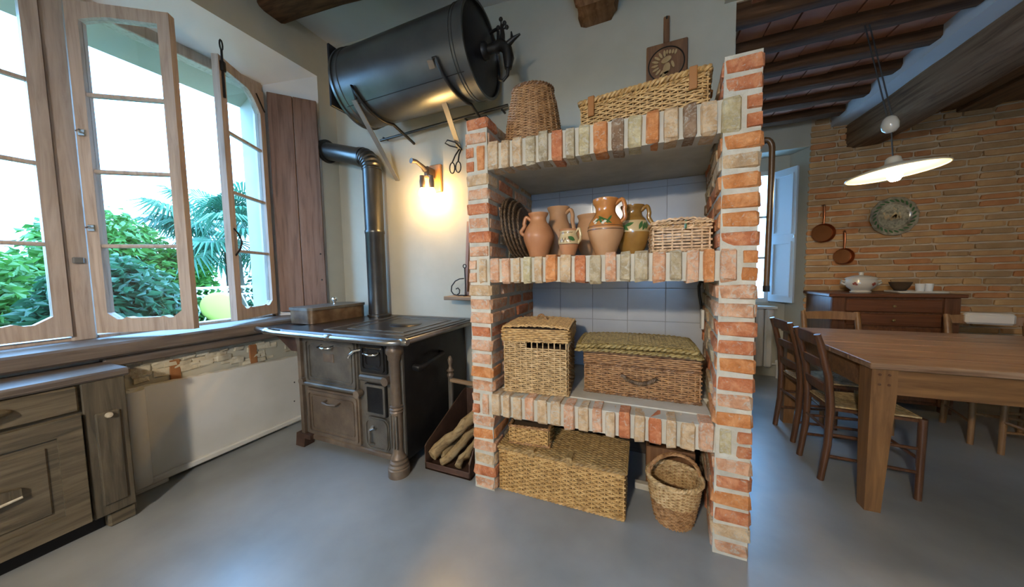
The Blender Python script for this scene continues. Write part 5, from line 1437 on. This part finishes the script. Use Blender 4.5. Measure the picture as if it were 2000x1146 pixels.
# platter
t = thing('wall_platter', 'oval olive-grey ceramic platter with a scalloped rim on the brick wall', 'platter', (2.215, YD - .03, 1.73))
Mp = Matrix.Rotation(math.radians(-8), 4, 'Y') @ rotm('X', 90)
mb = MB(); n = 60; prof = [(0, 0), (.095, .002), (.115, .010), (.150, .018), (.172, .024), (.170, .030), (.12, .016), (0, .008)]
vs = []; fs = []
prof = [(0, .004), (.10, .004), (.112, .010), (.118, .014), (.150, .017), (.168, .020), (.172, .016), (.165, .010), (.10, -.008), (0, -.008)]
for r_, z in prof:
    for k in range(n):
        a = 2 * PI * k / n; rr2 = r_ * (1 + (.016 * math.cos(a * 12) if r_ > .14 else 0)); vs.append(Mp @ Vector((max(rr2, 1e-4) * math.cos(a), max(rr2, 1e-4) * math.sin(a) * 1.06, z)))
for i in range(len(prof) - 1):
    for k in range(n): fs.append((i * n + k, i * n + (k + 1) % n, (i + 1) * n + (k + 1) % n, (i + 1) * n + k))
part(mb.add(vs, fs), 'rim', 'platter_rim', t, 50, world=False, rec=True)
part(MB().lathe([(.108, .008), (.06, .0065), (0, .006)], 48, Mp, 1, 1.06), 'well', 'platter_centre', t, 60, world=False)
mb = MB()
rr = random.Random(8)
for k in range(16):
    a = rr.uniform(0, 2 * PI); r_ = rr.uniform(.0, .08); s_ = rr.uniform(.008, .022)
    pts = [(r_ * math.cos(a) + s_ * math.cos(2 * PI * j / 10) * .6, r_ * math.sin(a) + s_ * math.sin(2 * PI * j / 10)) for j in range(10)]
    mb.prism(pts, lambda u, v, d: Mp @ Vector((u, v, d)), .006, .010)
part(mb, 'raised_decoration', 'slip_cream', t, None, world=False, rec=True)
mb = MB()
for k in range(24):
    a = 2 * PI * k / 24; r_ = .138; pts = []
    for j in range(8):
        u, v = .020 * math.cos(2 * PI * j / 8), .007 * math.sin(2 * PI * j / 8); c_, s_ = math.cos(a + .9), math.sin(a + .9)
        pts.append((r_ * math.cos(a) + u * c_ - v * s_, 1.06 * r_ * math.sin(a) + u * s_ + v * c_))
    mb.prism(pts, lambda u, v, d: Mp @ Vector((u, v, d)), .012, .021)
part(mb, 'rim_leaf', 'paint_green', t, None, world=False, rec=True)
# pendant lamp
t = thing('pendant_lamp', 'white enamel pendant lamp with a pulley above the dining table', 'lamp', (1.36, 2.60, 1.80), 0, None, (math.radians(-2), math.radians(-5), 0))
part(MB().lathe([(.20, 0), (.196, .006), (.12, .030), (.045, .050), (.035, .058), (.030, .085), (.018, .095), (0, .095)], 48), 'shade', 'enamel_white', t, 60, world=False)
part(MB().lathe([(.194, .003), (.12, .026), (.04, .044), (0, .046)], 48), 'shade_lining', 'enamel_white', t, 60, world=False)
part(MB().tube([(.199 * math.cos(2 * PI * k / 48), .199 * math.sin(2 * PI * k / 48), 0) for k in range(48)], .004, 6, closed=True), 'rim', 'enamel_white', t, 60, world=False)
part(MB().lathe([(0, .046), (.018, .046), (.018, .010), (0, .010)], 16), 'lamp_holder', 'porcelain', t, 60, world=False)
part(MB().lathe([(0, -.052), (.018, -.048), (.030, -.030), (.032, -.014), (.022, .008), (.014, .02), (0, .02)], 20), 'bulb', 'bulb_pendant', t, 80, world=False)
part(MB().tube([(0, 0, .09), (.004, .002, .26)], .0035, 6), 'cord', 'cable_black', t, None, world=False)
part(MB().lathe([(0, .235), (.020, .238), (.034, .255), (.038, .285), (.030, .315), (.016, .330), (0, .332)], 20), 'counterweight', 'porcelain', t, 60, world=False)
part(MB().tube([(-.008, 0, .325), (-.060, .03, .955)], .0035, 6), 'cord', 'cable_black', t, None, world=False)
part(MB().tube([(.012, 0, .325), (-.040, .03, .955)], .0035, 6), 'cord', 'cable_black', t, None, world=False)
part(MB().lathe([(0, .94), (.022, .945), (.026, .965), (.020, .985), (0, .99)], 16, Matrix.Translation((-.052, .03, 0))), 'pulley', 'porcelain', t, 60, world=False)
# kitchen pendant, hanging behind the camera
KL = (-.60, -1.7)
kz = ceil_z(XE + .06)
t = thing('kitchen_pendant', 'large white enamel pendant lamp in the kitchen opposite the brick shelving', 'lamp', (*KL, 2.20))
part(MB().lathe([(.27, .0), (.272, .006), (.20, .07), (.10, .13), (.05, .16), (.04, .22), (0, .23)], 40), 'shade', 'enamel_white', t, 60, world=False)
part(MB().lathe([(.264, .0), (.196, .062), (.10, .118), (0, .13)], 40), 'shade_lining', 'enamel_white', t, 60, world=False)
part(MB().lathe([(.09 * math.sin(PI * k / 18), -.09 * math.cos(PI * k / 18)) for k in range(18)] + [(0, .0899)], 28), 'bulb', 'globe_glass', t, 80, world=False)
part(MB().tube([(0, 0, .225), (0, 0, kz - 2.20 - .012)], .008, 8), 'stem', 'brass', t, None, world=False)

# ================================================================== garden beyond the window
gd = part(MB().bb(-22, -3.36, -12, 16, -.20, -.06), 'ground', 'garden_soil'); struct(gd, 'garden ground outside the kitchen window', 'ground')
def leaf_cloud(rr, n, c, rad, size, shell=.55):
    V = np.zeros((n * 4, 3)); Fc = []
    mb = MB()
    for i in range(n):
        while True:
            d = Vector((rr.uniform(-1, 1), rr.uniform(-1, 1), rr.uniform(-1, 1)))
            if .05 < d.length <= 1: break
        d = d.normalized() * (shell + (1 - shell) * rr.random())
        p = Vector((c[0] + d.x * rad[0], c[1] + d.y * rad[1], c[2] + d.z * rad[2]))
        if p.z < 0: continue
        ax = Vector((rr.uniform(-1, 1), rr.uniform(-1, 1), rr.uniform(-.9, .3))).normalized(); sd = ax.orthogonal().normalized()
        sd = Matrix.Rotation(rr.uniform(0, 6.28), 3, ax) @ sd
        L_ = size * rr.uniform(.7, 1.3); w_ = L_ * .24
        nn = ax.cross(sd) * L_ * .10
        mb.add([p, p + ax * L_ * .5 + sd * w_ + nn, p + ax * L_, p + ax * L_ * .5 - sd * w_ + nn, p + ax * L_ * .5], [(0, 1, 4), (1, 2, 4), (2, 3, 4), (3, 0, 4)])
    return mb
def shrub(label, c, rad, n, size, mat, seed):
    rr = random.Random(seed)
    t = thing('garden_shrub', label, 'shrub', (c[0], c[1], -.06), 0)
    o = part(leaf_cloud(rr, n, c, rad, size), 'foliage', mat, t); o['kind'] = 'stuff'
    mb = MB()
    for k in range(5):
        mb.tube([(c[0] + rr.uniform(-.1, .1), c[1] + rr.uniform(-.1, .1), -.06), (c[0] + rr.uniform(-.5, .5) * rad[0], c[1] + rr.uniform(-.5, .5) * rad[1], c[2] + rr.uniform(0, .6) * rad[2])], [.03, .012], 6)
    part(mb, 'stems', 'bark', t, 60)
shrub('bright green hedge shrub seen through the window leaf left of the post', (-6.6, .55, .72), (.8, 1.0, 1.02), 8000, .13, 'leaf_bright', 1)
shrub('broad bright green hedge shrub at the far left of the garden', (-7.0, -1.2, .7), (.9, 1.3, 1.1), 4200, .11, 'leaf_bright', 2)
shrub('dark blue-green shrub behind the opened window leaf', (-5.6, 1.55, .70), (.6, .62, .85), 8000, .13, 'leaf_deep', 3)
shrub('tall green shrub behind the dark blue-green one', (-7.4, 2.0, 1.1), (.8, .85, 1.25), 8000, .13, 'leaf_bright', 4)
shrub('leafy green shrub growing behind the garden bench', (-7.0, 2.66, .80), (.40, .50, .95), 6000, .13, 'leaf_bright', 5)
shrub('dark shrub at the foot of the palm', (-8.0, 5.0, .8), (.8, 1.0, .95), 3600, .12, 'leaf_deep', 6)
# fan palm
t = thing('fan_palm', 'green fan palm rising behind the garden bench', 'palm', (-7.3, 3.55, -.06))
part(MB().tube([(-7.3, 3.55, -.06), (-7.32, 3.58, 1.0), (-7.3, 3.55, 2.0)], [.16, .14, .12], 12), 'trunk', 'bark', t, 60)
rr = random.Random(21)
for k in range(44):
    az = rr.uniform(0, 2 * PI); el = rr.uniform(-.75, .95); L_ = rr.uniform(.45, .95)
    d = Vector((math.cos(az) * math.cos(el), math.sin(az) * math.cos(el), math.sin(el)))
    b0 = Vector((-7.3, 3.55, 2.0)); h0 = b0 + d * L_ + Vector((0, 0, .1))
    mb = MB(); mb.tube([b0, b0 + d * L_ * .5 + Vector((0, 0, .08)), h0], [.016, .012, .009], 5)
    s_ = d.cross(Vector((0, 0, 1))).normalized(); u_ = s_.cross(d)
    for j in range(26):
        a = math.radians(-125 + 250 * j / 25); dr = (d * math.cos(a) + s_ * math.sin(a)); ll = .62 * (1 - .25 * abs(a) / 2.2) * rr.uniform(.92, 1.05)
        wv = dr.cross(u_).normalized() * .022
        m_ = h0 + dr * ll * .55 + u_ * .04; e_ = h0 + dr * ll - Vector((0, 0, .14 + .08 * abs(a)))
        mb.add([h0, m_ + wv, e_, m_ - wv, m_ + u_ * .012], [(0, 1, 4), (1, 2, 4), (2, 3, 4), (3, 0, 4)])
    part(mb, 'frond', 'leaf_palm', t)
# white iron bench with a round cushion
t = thing('garden_bench', 'white wrought-iron garden bench seen through the open window', 'bench', (-5.9, 2.75, -.06))
bz = .52; bx_, by0, by1 = -5.9, 2.28, 3.55
part(MB().tube([(bx_ - .35, by0, bz), (bx_ - .35, by1, bz), (bx_ + .15, by1, bz), (bx_ + .15, by0, bz)], .018, 6, closed=True), 'seat_frame', 'white_iron', t)
for k in range(9): part(MB().tube([(bx_ - .35, by0 + (by1 - by0) * k / 8, bz), (bx_ + .15, by0 + (by1 - by0) * k / 8, bz)], .012, 5), 'seat_slat', 'white_iron', t)
part(MB().tube([(bx_ - .35, by0, bz), (bx_ - .40, by0, 1.02), (bx_ - .40, by0 + .1, 1.10), (bx_ - .40, by1 - .1, 1.10), (bx_ - .40, by1, 1.02), (bx_ - .35, by1, bz)], .02, 6), 'back_frame', 'white_iron', t)
part(MB().tube([(bx_ - .40, by0, .98), (bx_ - .40, by1, .98)], .014, 6), 'back_rail', 'white_iron', t)
for k in range(16):
    y = by0 + (by1 - by0) * (k + .5) / 16
    part(MB().tube([(bx_ - .40, y - .03, 1.09), (bx_ - .40, y + .02, 1.06), (bx_ - .40, y - .01, 1.02), (bx_ - .40, y + .03, .985)], .010, 5), 'scroll', 'white_iron', t)
for k in range(12):
    y = by0 + (by1 - by0) * (k + .5) / 12
    part(MB().tube([(bx_ - .38, y - .05, bz), (bx_ - .395, y + .05, .76), (bx_ - .40, y - .03, .98)], .010, 5), 'back_scroll', 'white_iron', t)
for x in (bx_ - .35, bx_ + .15):
    for y in (by0 + .05, by1 - .05): part(MB().tube([(x, y, -.06), (x, y, bz)], .018, 6), 'leg', 'white_iron', t)
o = part(MB().lathe([(0, -.05), (.18, -.045), (.235, -.02), (.245, 0), (.235, .02), (.18, .045), (0, .05)], 32, Matrix.Translation((-6.06, 2.74, .80)) @ rotm('Y', 72)), 'round_cushion', 'cushion_yellow', None, 60)
tag(o, 'round yellow-green cushion leaning on the white bench', 'cushion')
